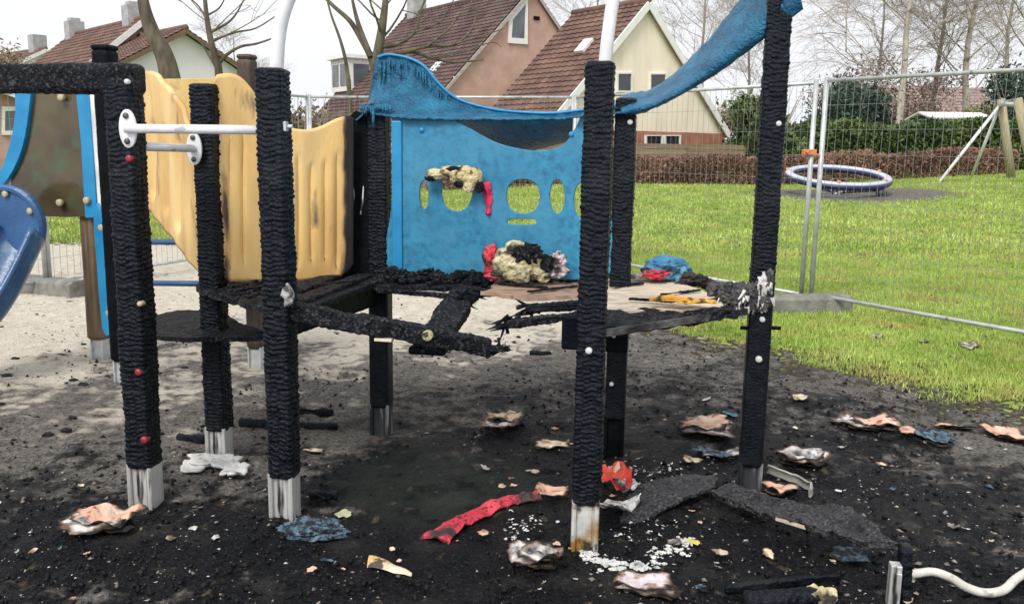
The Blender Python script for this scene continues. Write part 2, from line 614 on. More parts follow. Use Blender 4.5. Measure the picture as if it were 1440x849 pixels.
blades('grass', 170000, 3.0, 12.5, .02, .055, .007, 1, 1.2, label='short green grass of the lawn near the fence')
blades('grass', 130000, 12.0, 32, .03, .075, .022, 2, 1.2, label='green grass of the far lawn')

# ------------------------------------------------------------------ charcoal crumbs and ash
def crumbs(name, n, smin, smax, seed, mat, thr, label, flat=1.0):
    rs = np.random.RandomState(seed)
    X, Y = [], []
    got = 0
    while got < n:
        k = 60000
        y = 1.7 + 6.3 * rs.rand(k) ** 1.5
        x = (rs.rand(k) * 2 - 1) * (y * .6 + .5)
        bv = burn_at(x, y) + (vnoise(x, y, 21, 1.7) - .5) * 1.5 + (vnoise(x, y, 22, 6) - .5) * .7 - 1.1 * (np.hypot((x + .28) / .5, (y - 3.55) / .45) < 1)
        keep = (rs.rand(k) < np.clip((bv - thr) * 1.6, .0, 1)) & (lawn_sd(x, y) < 1.1 * rs.rand(k) ** 2.5)
        X.append(x[keep]); Y.append(y[keep]); got += keep.sum()
    x = np.concatenate(X)[:n]; y = np.concatenate(Y)[:n]
    z = gz(x, y)
    s = smin + (smax - smin) * rs.rand(n) ** 4
    base = np.array([[1, 0, 0], [-1, 0, 0], [0, 1, 0], [0, -1, 0], [0, 0, 1], [0, 0, -1]], float)
    fc = np.array([[0, 2, 4], [2, 1, 4], [1, 3, 4], [3, 0, 4], [2, 0, 5], [1, 2, 5], [3, 1, 5], [0, 3, 5]])
    v = base[None] * (.45 + .9 * rs.rand(n, 6, 1)) + (rs.rand(n, 6, 3) - .5) * .5
    v[:, :, 0] *= (.6 + 1.2 * rs.rand(n))[:, None]
    v[:, :, 2] *= flat
    an = rs.rand(n) * 2 * PI
    c, s_ = np.cos(an)[:, None], np.sin(an)[:, None]
    vx = v[:, :, 0] * c - v[:, :, 1] * s_; vy = v[:, :, 0] * s_ + v[:, :, 1] * c
    v = np.stack([vx, vy, v[:, :, 2]], 2) * s[:, None, None]
    v += np.stack([x, y, z + s * .35 * flat], 1)[:, None]
    f = (fc[None] + 6 * np.arange(n)[:, None, None]).reshape(-1, 3)
    o = link(name, np_mesh(name, v.reshape(-1, 3), f), mat, kind='stuff')
    o['label'] = label; o['category'] = 'rubble'
    return o


CRUMB = M('crumb', (.002, .002, .003), (.009, .009, .011), 9, .5, .4, 200, island=.7, spec=.25)
ASHM = M('ash', (.30, .30, .31), (.5, .5, .5), 9, .9, island=.45)
crumbs('charcoal_crumbs', 15000, .0012, .014, 3, CRUMB, .12, 'black charcoal crumbs strewn over the burnt ground')
crumbs('ash_flakes', 2600, .0015, .009, 4, ASHM, .4, 'pale grey ash flakes strewn over the burnt ground', .25)
crumbs('brown_grit', 3000, .003, .012, 5, M('grit', (.13, .11, .09), (.26, .22, .18), 9, .9, island=.4), .1, 'brown grit lying on the scorched sand', .7)


# ------------------------------------------------------------------ generic shapes
def lumpy(mb, c, rad, seed, amp=.35, fr=2.0, sub=4, floor=None, mi=0):
    bm = bmesh.new()
    bmesh.ops.create_icosphere(bm, subdivisions=sub, radius=1)
    vs, fs = [], []
    for v in bm.verts:
        p = v.co
        d = 1 + amp * fbm(p.x * fr + seed * 7.3, p.y * fr, p.z * fr, 4) + amp * .2 * noise.noise(Vector((p.x * fr * 5, p.y * fr * 5 + seed, p.z * fr * 5)))
        q = Vector((c[0] + p.x * d * rad[0], c[1] + p.y * d * rad[1], c[2] + p.z * d * rad[2]))
        if floor is not None and q.z < floor:
            q.z = floor - .001 * R.random()
        vs.append(q)
    for f in bm.faces:
        fs.append([v.index for v in f.verts])
    bm.free()
    mb.add(vs, fs, mi)


def sheet(mb, c, a, b, ang, seed, crumple=.03, curl=0.0, rings=9, sect=30, jag=.22, floorfn=None, mi=0, lift=.004):
    """an irregular crumpled sheet lying at c: half sizes a x b, turned by ang"""
    rows = []
    ca, sa = math.cos(ang), math.sin(ang)
    for i in range(rings + 1):
        row = []
        for k in range(sect):
            q = 2 * PI * k / sect
            rr = (1 + jag * noise.noise(Vector((math.cos(q) * 1.7 + seed * 3.1, math.sin(q) * 1.7, seed))) * 2
                  + jag * .9 * noise.noise(Vector((math.cos(q) * 5, math.sin(q) * 5 + seed, 4)))) * i / rings
            sq = max(abs(math.cos(q)), abs(math.sin(q))) ** -.6
            x, y = a * rr * math.cos(q) * sq, b * rr * math.sin(q) * sq
            wx, wy = c[0] + x * ca - y * sa, c[1] + x * sa + y * ca
            z = crumple * (fbm(x * 14 + seed, y * 14, seed, 3) * .5 + .5 + .5 * abs(noise.noise(Vector((x * 9, y * 9, seed + 5)))))
            for fd in range(3):
                fa_ = seed * 2.3 + fd * 1.9
                z += crumple * .3 * abs(math.sin((x * math.cos(fa_) + y * math.sin(fa_)) * (11 + 6 * fd) + seed * fd))
            z -= crumple * .3
            z += curl * (i / rings) ** 2 * max(0, noise.noise(Vector((math.cos(q) + seed, math.sin(q), 2))) + .3)
            base = floorfn(wx, wy) if floorfn else c[2]
            row.append(Vector((wx, wy, base + lift + max(0, z))))
        rows.append(row)
    mb.grid(rows, closed=True, mi=mi)


def rounded_ring(hw, hd, n, p=5):
    out = []
    for k in range(n):
        q = 2 * PI * (k + .5) / n
        c, s = math.cos(q), math.sin(q)
        rr = (abs(c) ** p + abs(s) ** p) ** (-1 / p)
        out.append((c * rr * hw, s * rr * hd, c, s))
    return out


UX = Vector((math.cos(math.radians(-10.6)), math.sin(math.radians(-10.6)), 0))   # along the front of the tower
VX = Vector((-UX.y, UX.x, 0))


def char_bar(p0, p1, wd, ht, seed, side, amp=.006, pitch=.022, step=.006, ring=44, lo=None, ragged=0.0, p=5, ends=True):
    """bar burnt to alligator char: rows of scaly ridges across it. lo: parts of its length (0..1) left smooth"""
    p0, p1 = Vector(p0), Vector(p1)
    ax = (p1 - p0); Lg = ax.length; ax.normalize()
    X = Vector(side); X = (X - ax * X.dot(ax)).normalized(); Y = ax.cross(X)
    base = rounded_ring(wd / 2, ht / 2, ring, p)
    n = max(4, int(Lg / step))
    rows = []
    for i in range(n + 1):
        s = Lg * i / n
        t = i / n
        k_ = 1.0
        if lo and t < lo:
            k_ = max(.12, 1 - (lo - t) / .02)
        row = []
        endk = 1.0
        ed = min(s, Lg - s)
        if ends and ed < .012:
            endk = .72 + .28 * math.sqrt(max(0, ed / .012))
        for j, (bx, by, c, sn) in enumerate(base):
            per = j / ring
            u = per * (12 if ring > 40 else 8)
            colm = math.floor(u + .35 * noise.noise(Vector((seed, s * 6, u * .3))))
            ph = .42 * (colm % 2) + .6 * noise.noise(Vector((colm * 3.7, seed, s * 4)))
            wv = s / pitch + ph + 1.1 * noise.noise(Vector((bx * 7 + seed, by * 7, s * 4))) + .5 * noise.noise(Vector((bx * 26 + seed, by * 26, s * 17))) + .18 * math.sin(u * PI)
            cell = noise.noise(Vector((colm * 5.3 + seed, math.floor(wv) * 2.7, 1.5)))
            hgt = abs(math.sin(PI * wv)) ** .5 * (.75 + .8 * cell)
            crack = abs(math.sin(PI * u)) ** .25
            big = noise.noise(Vector((bx * 5 + seed, by * 5, s * 3.1))) * .8
            d = amp * k_ * (hgt * (.55 + .45 * crack) - .6) + amp * big * k_ + amp * .3 * noise.noise(Vector((bx * 75, by * 75 + seed, s * 80))) * k_
            if ragged:
                d -= ragged * max(0, noise.noise(Vector((bx * 8 + seed * 2, by * 8, s * 7))) - .1)
            off = X * (bx * endk + c * d) + Y * (by * endk + sn * d)
            row.append(p0 + ax * s + off)
        rows.append(row)
    mb = MB()
    mb.grid(rows, closed=True)
    nr = len(rows)
    mb.f.append(tuple(range(ring))[::-1]); mb.m.append(0)
    mb.f.append(tuple((nr - 1) * ring + k for k in range(ring))); mb.m.append(0)
    return mb


def curve_fill(outline, holes, thick, bev=.003):
    """2D outline with holes -> mesh of given thickness in local xy"""
    cu = bpy.data.curves.new('tmp', 'CURVE')
    cu.dimensions = '2D'; cu.fill_mode = 'BOTH'
    cu.extrude = thick / 2 - bev; cu.bevel_depth = bev; cu.bevel_resolution = 1; cu.offset = -bev
    for pts in [outline] + holes:
        sp_ = cu.splines.new('POLY')
        sp_.points.add(len(pts) - 1)
        for q, p_ in zip(sp_.points, pts):
            q.co = (p_[0], p_[1], 0, 1)
        sp_.use_cyclic_u = True
    ob = bpy.data.objects.new('tmp', cu)
    COL.objects.link(ob)
    dg = bpy.context.evaluated_depsgraph_get()
    me = bpy.data.meshes.new_from_object(ob.evaluated_get(dg))
    bpy.data.objects.remove(ob); bpy.data.curves.remove(cu)
    return me


def px_panel(name, out_px, holes_px, O, U, thick, mat, parent, smooth_out=4, bend=None, holes_smooth=4):
    O, U = Vector(O), Vector(U).normalized()
    Nn = Vector((U.y, -U.x, 0))
    cv = lambda pts: [on_plane(a, b, O, U) for a, b in pts]
    o2 = [(p_[0], p_[1]) for p_ in catmull([(*q, 0) for q in cv(out_px)], smooth_out, True)] if smooth_out > 1 else cv(out_px)
    hs_ = [[(p_[0], p_[1]) for p_ in catmull([(*q, 0) for q in cv(h_)], holes_smooth, True)] for h_ in holes_px]
    me = curve_fill(o2, hs_, thick)
    org = Vector((O.x, O.y, min(q[1] for q in o2)))
    for v in me.vertices:
        a, b, c = v.co
        q = O + U * a + Vector((0, 0, b - O.z)) + Nn * c
        if bend:
            q = q + bend(a, b)
        v.co = q - org
    me.materials.clear()
    return link(name, me, mat, parent, org)


def plate(name, pts, thick, mat, parent, seed, amp=.006, cuts=5, smooth=False):
    """broken flat plate: polygon in space (roughly level), relief on top, ragged rim"""
    bm = bmesh.new()
    vs = [bm.verts.new(p_) for p_ in pts]
    bm.faces.new(vs)
    bmesh.ops.triangulate(bm, faces=bm.faces)
    bmesh.ops.subdivide_edges(bm, edges=bm.edges, cuts=cuts, use_grid_fill=True)
    bmesh.ops.triangulate(bm, faces=bm.faces)
    for v in bm.verts:
        c = v.co
        v.co = c + Vector((amp * .8 * noise.noise(Vector((c.x * 30, c.y * 30, seed))), amp * .8 * noise.noise(Vector((c.x * 30 + 9, c.y * 30, seed))),
                           amp * fbm(c.x * 12 + seed, c.y * 12, 0, 4)))
    c0 = Vector((sum(p_[0] for p_ in pts) / len(pts), sum(p_[1] for p_ in pts) / len(pts), min(p_[2] for p_ in pts)))
    bmesh.ops.recalc_face_normals(bm, faces=bm.faces)
    for f in bm.faces:
        if f.normal.z < 0:
            f.normal_flip()
    bmesh.ops.translate(bm, vec=-c0, verts=bm.verts)
    me = bpy.data.meshes.new(name); bm.to_mesh(me); bm.free()
    o = link(name, me, mat, parent, c0, smooth)
    return solid(o, thick, -1)


def bolt(parent, p_, r_=.009, mat=None, d=(0, -1, 0), name='bolt'):
    mb = MB()
    p_ = Vector(p_); d = Vector(d).normalized()
    mb.tube([p_ - d * .02, p_ + d * .004, p_ + d * .008, p_ + d * .010], [r_, r_, r_ * .8, r_ * .3], 12)
    return build(name, mb, mat or BOLT, parent, smooth=True)


# ------------------------------------------------------------------ the burnt play tower
BASE = {k: G(*v) for k, v in dict(A=(207, 708), B=(310, 643), C=(402, 727), D=(823, 768), E=(1053, 686), F=(537, 610), G=(863, 637),
                                  H=(175, 532), I=(362, 517), J=(142, 503)).items()}
TOPZ = {k: P(*v, BASE[k].y).z for k, v in dict(A=(172, 116), B=(280, 118), C=(375, 96), D=(848, 87), E=(1107, -60), F=(533, 146), G=(882, 138),
                                               H=(144, 69), I=(345, 82)).items()}
WID = dict(A=.106, B=.099, C=.099, D=.096, E=.096, F=.097, G=.093, H=.12, I=.11)
LO = dict(A=.0, B=.0, C=.0, D=.0, E=.34, F=.46, G=.42, H=.9, I=.9)
tower = thing('burnt_play_tower', 'charred wooden play tower with blue front panel, yellow side panels and broken deck', 'play tower',
              Vector((BASE['C'].x, BASE['C'].y, 0)))
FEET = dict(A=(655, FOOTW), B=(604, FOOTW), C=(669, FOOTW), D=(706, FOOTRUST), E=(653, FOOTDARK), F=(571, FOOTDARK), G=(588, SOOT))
POST = {}
for i, k in enumerate('ABCDEFG'):
    b = BASE[k]
    py, fm = FEET[k]
    zf = P(b.x * 0 + {'A': 205, 'B': 309, 'C': 400, 'D': 824, 'E': 1054, 'F': 536, 'G': 864}[k], py, b.y).z
    mb = char_bar((b.x, b.y, zf), (b.x, b.y, TOPZ[k]), WID[k], WID[k], i * 3.7 + 1, UX, amp=.0075 if k in 'ABCD' else .0065,
                  pitch=.018 if k in 'AC' else .0165, lo=LO[k], step=.0035, ring=84, p=7)
    po = build('post', mb, CHAR if k not in 'H' else SOOT, tower, origin=Vector((b.x, b.y, zf)), smooth=True)
    POST[k] = po
    # steel foot: two flanges and a web
    mf = MB()
    ww = WID[k] * .90
    zb = gz1(b.x, b.y) - .05
    hh = zf + .02 - zb
    zc = zb + hh / 2
    for s in (-1, 1):
        mf.box(b + UX * s * ww * .46 + Vector((0, 0, zc)), (.008, ww * .86, hh), UX, VX, (0, 0, 1))
        mf.tube([b + UX * s * ww * .46 - VX * ww * .43 + Vector((0, 0, zb)), b + UX * s * ww * .46 - VX * ww * .43 + Vector((0, 0, zb + hh))], .009, 8)
    mf.box(b - VX * ww * .30 + Vector((0, 0, zc)), (ww * .9, .008, hh), UX, VX, (0, 0, 1))
    mf.box(b - VX * ww * .32 + UX * ww * .1 + Vector((0, 0, zc)), (ww * .32, .012, hh * .98), UX, VX, (0, 0, 1))
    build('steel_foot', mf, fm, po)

# red and white bolts on the posts (front faces)
for k, px, py, mt, r_ in (('A', 182, 223, BOLTRED, .014), ('A', 195, 523, BOLTRED, .014), ('A', 203, 618, BOLTRED, .015), ('A', 197, 427, BOLTTAN, .010),
                          ('D', 828, 493, BOLT, .012), ('G', 860, 540, BOLT, .010), ('G', 863, 472, BOLT, .010), ('E', 1095, 174, BOLT, .011),
                          ('E', 1072, 449, BOLT, .012), ('E', 1067, 505, BOLT, .014), ('A', 179, 115, BOLT, .010), ('G', 886, 172, BOLT, .012)):
    q = P(px, py, BASE[k].y - WID[k] * .53)
    bolt(tower, q, r_, mt, -VX)
for px, py in ((1048, 461), (1091, 461)):
    mb = MB(); q = P(px, py, BASE['E'].y)
    s = -1 if px < 1070 else 1
    mb.tube([q - UX * s * .02, q + UX * s * .02], .008, 8)
    build('bolt', mb, SOOT, tower)

# pipes above posts C and D (feet of the burnt roof hoops)
for pts, k in (([(388, 130), (389, 96), (391, 60), (396, 28), (407, -5), (425, -40)], 'C'), ([(848, 120), (851, 86), (855, 50), (859, 20), (863, -5), (868, -45)], 'D')):
    mb = MB()
    mb.tube(catmull([P(a, b, BASE[k].y + .01) for a, b in pts], 5), .0245 if k == 'C' else .0215, 14)
    build('roof_pipe', mb, PIPE, tower, smooth=True)

# charred top beam running left from post A
a0 = P(196, 111, BASE['A'].y - .005)
a1 = a0 - UX * 1.15 + Vector((0, 0, .0))
mb = char_bar(a0, a1, .108, .108, 77, VX, amp=.007, pitch=.02, step=.006)
beam = build('top_beam', mb, CHARF, tower, smooth=True)
bolt(tower, P(35, 107, BASE['A'].y + .10), .014, BOLTRED, -VX)

# grab rails
def rail(p0, p1, flange_at, nrm):
    mb = MB(); mb.tube([p0, p1], .0165, 14)
    r_ = build('grab_rail', mb, PIPE, tower, smooth=True)
    fl = MB()
    nrm = Vector(nrm).normalized(); side = nrm.cross(Vector((0, 0, 1)))
    ring = []
    for k in range(22):
        q = 2 * PI * k / 22
        ring.append(side * math.cos(q) * .034 + Vector((0, 0, 1)) * math.sin(q) * .068)
    fl.grid([[flange_at + v_ for v_ in ring], [flange_at + nrm * .008 + v_ for v_ in ring], [flange_at + nrm * .012 + v_ * .75 for v_ in ring], [flange_at + nrm * .012 + v_ * .01 for v_ in ring]], True)
    fo = build('flange', fl, PIPE, r_, smooth=False)
    for s in (-1, 1):
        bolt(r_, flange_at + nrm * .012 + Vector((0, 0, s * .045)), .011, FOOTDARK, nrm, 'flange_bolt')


fa = P(181, 181, BASE['A'].y - .072)
rail(fa + (-VX) * .02, P(374, 183, BASE['C'].y - .02), fa, -VX)
fb = P(274, 209, BASE['B'].y - .066)
rail(P(196, 206, BASE['A'].y + .02), fb + (-VX) * .012, fb, -VX)
mb = MB(); q = P(400, 178, BASE['C'].y - .02)
mb.box(q, (.02, .04, .035)); mb.tube([q, q + UX * .03], .008, 8)
bevel(build('clamp', mb, STEEL, tower), .004)

ZD = .79
FG = (BASE['G'] - BASE['F']).normalized()

# ---- blue panel between F and G
Of = BASE['F'] + VX * -.03
def ell(cx, cy, rx, ry, n=12, sq=0):
    return [(cx + rx * math.copysign(abs(math.cos(2 * PI * k / n)) ** (1 - sq), math.cos(2 * PI * k / n)),
             cy + ry * math.copysign(abs(math.sin(2 * PI * k / n)) ** (1 - sq), math.sin(2 * PI * k / n))) for k in range(n)]


bp_out = [(552, 385), (552, 280), (552, 168), (556, 165), (600, 167), (634, 168), (660, 180), (695, 199), (730, 209), (762, 212), (788, 206), (801, 194), (812, 175), (822, 158),
          (850, 150), (857, 160), (857, 280), (857, 385), (700, 388)]
holes = [ell(597, 274, 6.5, 20), [(622, 266), (624, 246), (640, 240), (652, 244), (663, 262), (664, 276), (656, 292), (643, 297), (628, 291), (622, 276)],
         ell(736, 276, 23.5, 24, 14, .12), [(718, 308), (750, 308), (755, 311.5), (750, 315), (718, 315), (714, 311.5)], ell(784, 276, 10.5, 24), ell(822, 282, 15, 27)]
bpanel = px_panel('blue_panel', bp_out, holes, Of, FG, .02, BLUE, tower)
# raised left rim of the panel
mb = MB()
u0, z0 = on_plane(560, 383, Of, FG); u1, z1 = on_plane(560, 170, Of, FG)
nf = Vector((FG.y, -FG.x, 0))
mb.box(Of + FG * (u0 + u1) / 2 + Vector((0, 0, (z0 + z1) / 2)) + nf * .016, (.05, .014, z1 - z0), FG, nf, (0, 0, 1))
bevel(build('panel_edge', mb, BLUERIM, tower), .006)
for px, py in ((594, 183), (804, 189)):
    u_, z_ = on_plane(px, py, Of, FG)
    bolt(tower, Of + FG * u_ + Vector((0, 0, z_)) + nf * .008, .013, BLUERIM, nf)

# ---- blue melted canopy
def loft(name, A, B, mat, parent, nu=60, nv=14, bow=None, thick=.006, wrinkle=.008, seed=1):
    A = catmull(A, 10); B = catmull(B, 10)
    pick = lambda L_, t: (lambda x: L_[int(x)].lerp(L_[min(int(x) + 1, len(L_) - 1)], x - int(x)))(t * (len(L_) - 1))
    rows = []
    for i in range(nu + 1):
        t = i / nu
        a, b = pick(A, t), pick(B, t)
        row = []
        for k in range(nv + 1):
            s = k / nv
            q = a.lerp(b, s)
            if bow:
                q = q + Vector(bow) * math.sin(PI * s)
            wr = wrinkle * fbm(q.x * 9 + seed, q.y * 9, q.z * 14, 3) + wrinkle * .6 * noise.noise(Vector((q.x * 45, q.y * 20, q.z * 8 + seed)))
            q = q + Vector((0, -1, .15)) * wr
            if k in (0, nv):
                q = q + Vector((0, 0, .006 * noise.noise(Vector((q.x * 40, seed, k)))))
            row.append(q)
        rows.append(row)
    mb = MB(); mb.grid(rows)
    o = build(name, mb, mat, parent, smooth=True)
    return solid(o, thick, 0)


YF, YG = BASE['F'].y, BASE['G'].y
yat = lambda px: YF + (YG - YF) * (px - 535) / (865 - 535)
up = [(518, 148), (524, 110), (531, 79), (545, 75), (562, 77), (580, 82), (597, 92), (612, 110), (628, 126), (650, 140), (690, 151), (735, 156), (780, 157), (825, 152), (868, 146), (884, 142)]
lw = [(500, 170), (516, 158), (530, 162), (546, 164), (562, 166), (585, 168), (605, 168), (625, 168), (650, 168), (680, 168), (710, 168), (740, 168), (770, 167), (800, 166), (840, 162), (884, 158)]
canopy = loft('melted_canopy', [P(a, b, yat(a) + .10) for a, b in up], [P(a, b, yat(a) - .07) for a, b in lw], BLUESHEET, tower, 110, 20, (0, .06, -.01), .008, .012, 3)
# rolled-over upper lip
mb = MB()
mb.tube(catmull([P(a, b + 2, yat(a) + .095) for a, b in up[2:]], 5), .0065, 8)
build('canopy_lip', mb, BLUERIM, tower, smooth=True)
mb = MB()
for j in range(26):
    a, b = up[2 + j % 6]
    a2, b2 = up[3 + j % 6]
    t = R.random(); px, py = a + (a2 - a) * t, b + (b2 - b) * t + 7 + R.random() * 10
    L_ = 6 + R.random() * 22
    mb.tube([P(px, py, yat(px) + .09), P(px + R.uniform(-1, 1), py + L_, yat(px) + .07)], [.006, .002], 6)
build('melt_drips', mb, BLUESHEET, tower, smooth=True, kind='stuff')
# underside curling back behind the panel
lw2 = [(640, 167), (670, 168), (710, 168), (750, 168), (790, 167), (806, 166)]
bk = [(640, 178), (668, 196), (705, 214), (735, 214), (770, 206), (806, 196)]
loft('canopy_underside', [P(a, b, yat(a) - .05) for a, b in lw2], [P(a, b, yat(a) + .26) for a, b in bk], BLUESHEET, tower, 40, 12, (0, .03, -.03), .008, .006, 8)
# melted skirt over the head of post F
mb = MB()
for j in range(13):
    px = 508 + j * 3.4
    mb.tube([P(px, 146 + R.random() * 3, YF - .07), P(px + R.uniform(-1, 1), 156 + R.random() * 8 + (26 if j == 5 else 0), YF - .072)], [.010, .003], 6)
build('melt_drips', mb, BLUESHEET, tower, smooth=True, kind='stuff')

# ---- right half of the canopy, from G up to E
up = [(868, 140), (888, 132), (912, 128), (940, 111), (968, 86), (996, 57), (1022, 25), (1044, -4), (1080, -48)]
lw = [(872, 160), (896, 160), (918, 152), (948, 138), (980, 120), (1014, 99), (1048, 74), (1080, 50), (1130, 12)]
yb = lambda px: YG + (BASE['E'].y - YG) * max(0, (px - 870)) / (1100 - 870)
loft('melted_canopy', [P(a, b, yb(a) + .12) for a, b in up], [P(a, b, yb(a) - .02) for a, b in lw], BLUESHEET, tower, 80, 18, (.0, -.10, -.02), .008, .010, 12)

# ---- yellow panel B-F with pressed ribs, buckled by the heat, and the wing panel
def interp(pts, x):
    for (xa_, ya_), (xb_, yb_) in zip(pts[:-1], pts[1:]):
        if xa_ <= x <= xb_:
            return ya_ + (yb_ - ya_) * (x - xa_) / (xb_ - xa_)
    return pts[0][1] if x < pts[0][0] else pts[-1][1]


def strip_panel(name, top, bot, O, U, thick, mat, parent, disp, scorch, nu=90, nv=44):
    nrm = Vector((U.y, -U.x, 0))
    tp = [(q.x, q.y) for q in catmull([(*p_, 0) for p_ in top], 5)]
    bt = [(q.x, q.y) for q in catmull([(*p_, 0) for p_ in bot], 3)]
    x0, x1 = top[0][0], top[-1][0]
    rows, rim = [], []
    for i in range(nu + 1):
        px = x0 + (x1 - x0) * i / nu
        yt, yb_ = interp(tp, px), interp(bt, px)
        row = []
        for k in range(nv + 1):
            t = k / nv
            u_, z_ = on_plane(px, yb_ + (yt - yb_) * t, O, U)
            row.append(O + U * u_ + Vector((0, 0, z_)) + nrm * disp(px, t, u_, z_))
            rim.append(scorch(px, t))
        rows.append(row)
    mb = MB(); mb.grid(rows)
    o = build(name, mb, mat, parent, smooth=True)
    a_ = o.data.attributes.new('rim', 'FLOAT', 'POINT'); a_.data.foreach_set('value', rim)
    return solid(o, thick, -1)


def ribs(xs, wd, dep):
    def f(px, t, u_, z_):
        d = .010 * noise.noise(Vector((u_ * 5, z_ * 2, 2))) + .003 * math.sin(u_ * 38 + 1.5 * math.sin(z_ * 7))
        for x, t0, t1 in xs:
            g_ = max(0, 1 - abs(px - x) / wd) * max(0, min(1, (t - t0) * 14, (t1 - t) * 14))
            d -= dep * (g_ * g_ * (3 - 2 * g_))
        return d
    return f


BF = (BASE['F'] - BASE['B']).normalized()
Ob = BASE['B'] + BF * .02
nb = Vector((BF.y, -BF.x, 0))
yt_ = [(298, 122), (303, 107), (312, 104), (324, 104), (338, 110), (352, 124), (372, 150), (392, 172), (410, 180), (432, 182), (452, 177), (470, 168), (486, 163), (496, 166)]
yb_ = [(298, 396), (400, 395), (450, 392), (480, 388), (496, 372)]
strip_panel('yellow_panel', yt_, yb_, Ob, BF, .02, YELLOW, tower, ribs([(322, .05, .7), (341, .08, .75), (418, .06, .85), (436, .1, .78), (456, .1, .78), (472, .05, .8)], 6, .022),
            lambda px, t: .25 + 1.0 * max(0, (px - 468) / 28) + .7 * max(0, .22 - t) + .55 * max(0, 1 - abs(px - 316) / 16) * min(1, max(0, (.75 - t) * 4)))
for px, py in ((332, 155), (476, 185)):
    u_, z_ = on_plane(px, py, Ob, BF)
    bolt(tower, Ob + BF * u_ + Vector((0, 0, z_)) + nb * .008, .008, FOOTDARK, nb)
HB = (BASE['B'] - BASE['H']).normalized()
wt_ = [(166, 101), (190, 100), (213, 101), (224, 110), (240, 130), (255, 155), (266, 185), (274, 222), (279, 262)]
wb_ = [(166, 252), (206, 292), (235, 328), (262, 362), (279, 384)]
strip_panel('wing_panel', wt_, wb_, BASE['H'] * 1.0, HB, .024, YELLOW, tower, ribs([(214, .08, .68), (232, .08, .74), (249, .08, .78)], 6, .026), lambda px, t: .25 + .5 * max(0, .25 - t) + .3 * max(0, (px - 262) / 17))
nh = Vector((HB.y, -HB.x, 0))
HI = (BASE['I'] - BASE['H']).normalized()
px_panel('yellow_panel', [(176, 112), (343, 110), (343, 290), (176, 290)], [], BASE['H'] + HI * .05, HI, .02, YELLOWPALE, tower, smooth_out=1)
# blue ladder rungs
for py in (340, 398):
    mb = MB(); mb.tube([P(196, py, BASE['B'].y + .55), P(300, py + 1, BASE['B'].y + .42)], .014, 10)
    build('ladder_rung', mb, NAVY, tower, smooth=True)
# charred sheet edge beside post F with a white melted seam
Oc = BASE['F'] - FG * .02 + VX * -.02
px_panel('burnt_panel_edge', [(489, 168), (515, 162), (520, 250), (520, 392), (484, 396), (490, 340), (496, 300), (490, 230)], [], Oc, FG, .03, SOOT, tower, 2)
mb = MB()
mb.tube([P(493, 230, YF - .06), P(496, 275, YF - .07), P(492, 320, YF - .06), P(494, 350, YF - .06)], [.003, .010, .008, .003], 7)
mb.tube([P(511, 262, YF - .10), P(510, 285, YF - .10), P(507, 302, YF - .10)], [.002, .005, .003], 7)
build('melted_seam', mb, M('melt_grey', (.30, .29, .28), (.5, .48, .45), 20, .5, .3, 60, spots=(15, .55, (.04, .04, .04))), tower, smooth=True)

# ---- decks
def at(px, py, z=ZD):
    return G(px, py, z)


# back strip of burnt deck between F and G
plate('deck_plate', [at(500, 401, .785), at(524, 376), at(700, 372), at(862, 372), at(858, 392), at(700, 396), at(640, 402)], .02, CHARF, tower, 3, .012, 8)
# char rubble on the deck
mb = MB()
for j in range(330):
    px = R.uniform(535, 700); py = R.uniform(374, 398)
    q = at(px, py, ZD + .004)
    s = R.uniform(.006, .026)
    lumpy(mb, q + Vector((0, 0, s * .3 + .022 * R.random() ** 2)), (s, s * .8, s * .7), j, .8, 1.5, 1)
for j in range(150):
    px = R.uniform(690, 830); py = R.uniform(386, 396)
    s = R.uniform(.004, .014)
    lumpy(mb, at(px, py, ZD + .02), (s * 1.4, s, s * .7), j, .8, 1.5, 1)
for j in range(90):
    px = R.uniform(300, 398); py = R.uniform(384, 420)
    q = at(px, py, .80)
    s = R.uniform(.005, .016)
    lumpy(mb, q + Vector((0, 0, s * .2)), (s, s * .8, s * .7), j, .6, 1.5, 1)
build('deck_rubble', mb, CHARF, tower, kind='stuff')
mb = MB()
for j in range(230):                      # soot heap along the foot of the blue panel
    t = R.random()
    u_, z_ = on_plane(548 + 140 * t, 380, Of, FG)
    hp_ = .05 * (.35 + .65 * abs(math.sin(t * 9 + .6))) * R.random()
    s = R.uniform(.010, .026)
    lumpy(mb, Of + FG * u_ + nf * R.uniform(.02, .11) + Vector((0, 0, ZD + hp_)), (s * 1.2, s, s * .8), j, .8, 1.7, 2)
build('soot_heap', mb, CHARF, tower, kind='stuff')
# surviving plywood, split in strips
for pts, mt in (([(690, 402), (700, 393), (830, 391), (836, 398), (720, 402)], PLYPINK), ([(676, 410), (700, 403), (835, 399), (836, 407), (700, 412)], PLYPINK),
                ([(700, 413), (836, 408), (836, 415), (742, 418)], PLYPINK)):
    plate('deck_board', [at(a, b, ZD + .012 + R.uniform(-.002, .004)) for a, b in pts], .016, mt, tower, R.random() * 9, .004, 4)
plate('deck_plate', [at(838, 392, ZD + .01), at(900, 388, ZD + .01), at(960, 398, ZD + .01), at(1012, 418, ZD + .008), at(1018, 432, ZD + .004), at(930, 437, ZD), at(836, 436, ZD), ], .018, PLY, tower, 4, .005, 8)
plate('deck_edge', [at(836, 437, ZD - .0), at(900, 434, ZD + .002), at(960, 437, ZD + .002), at(1022, 430, ZD + .004), at(1040, 436, ZD), at(960, 446, ZD - .01), at(845, 461, ZD - .02), at(836, 455, ZD - .02)], .034, CHARF, tower, 5, .016, 8)
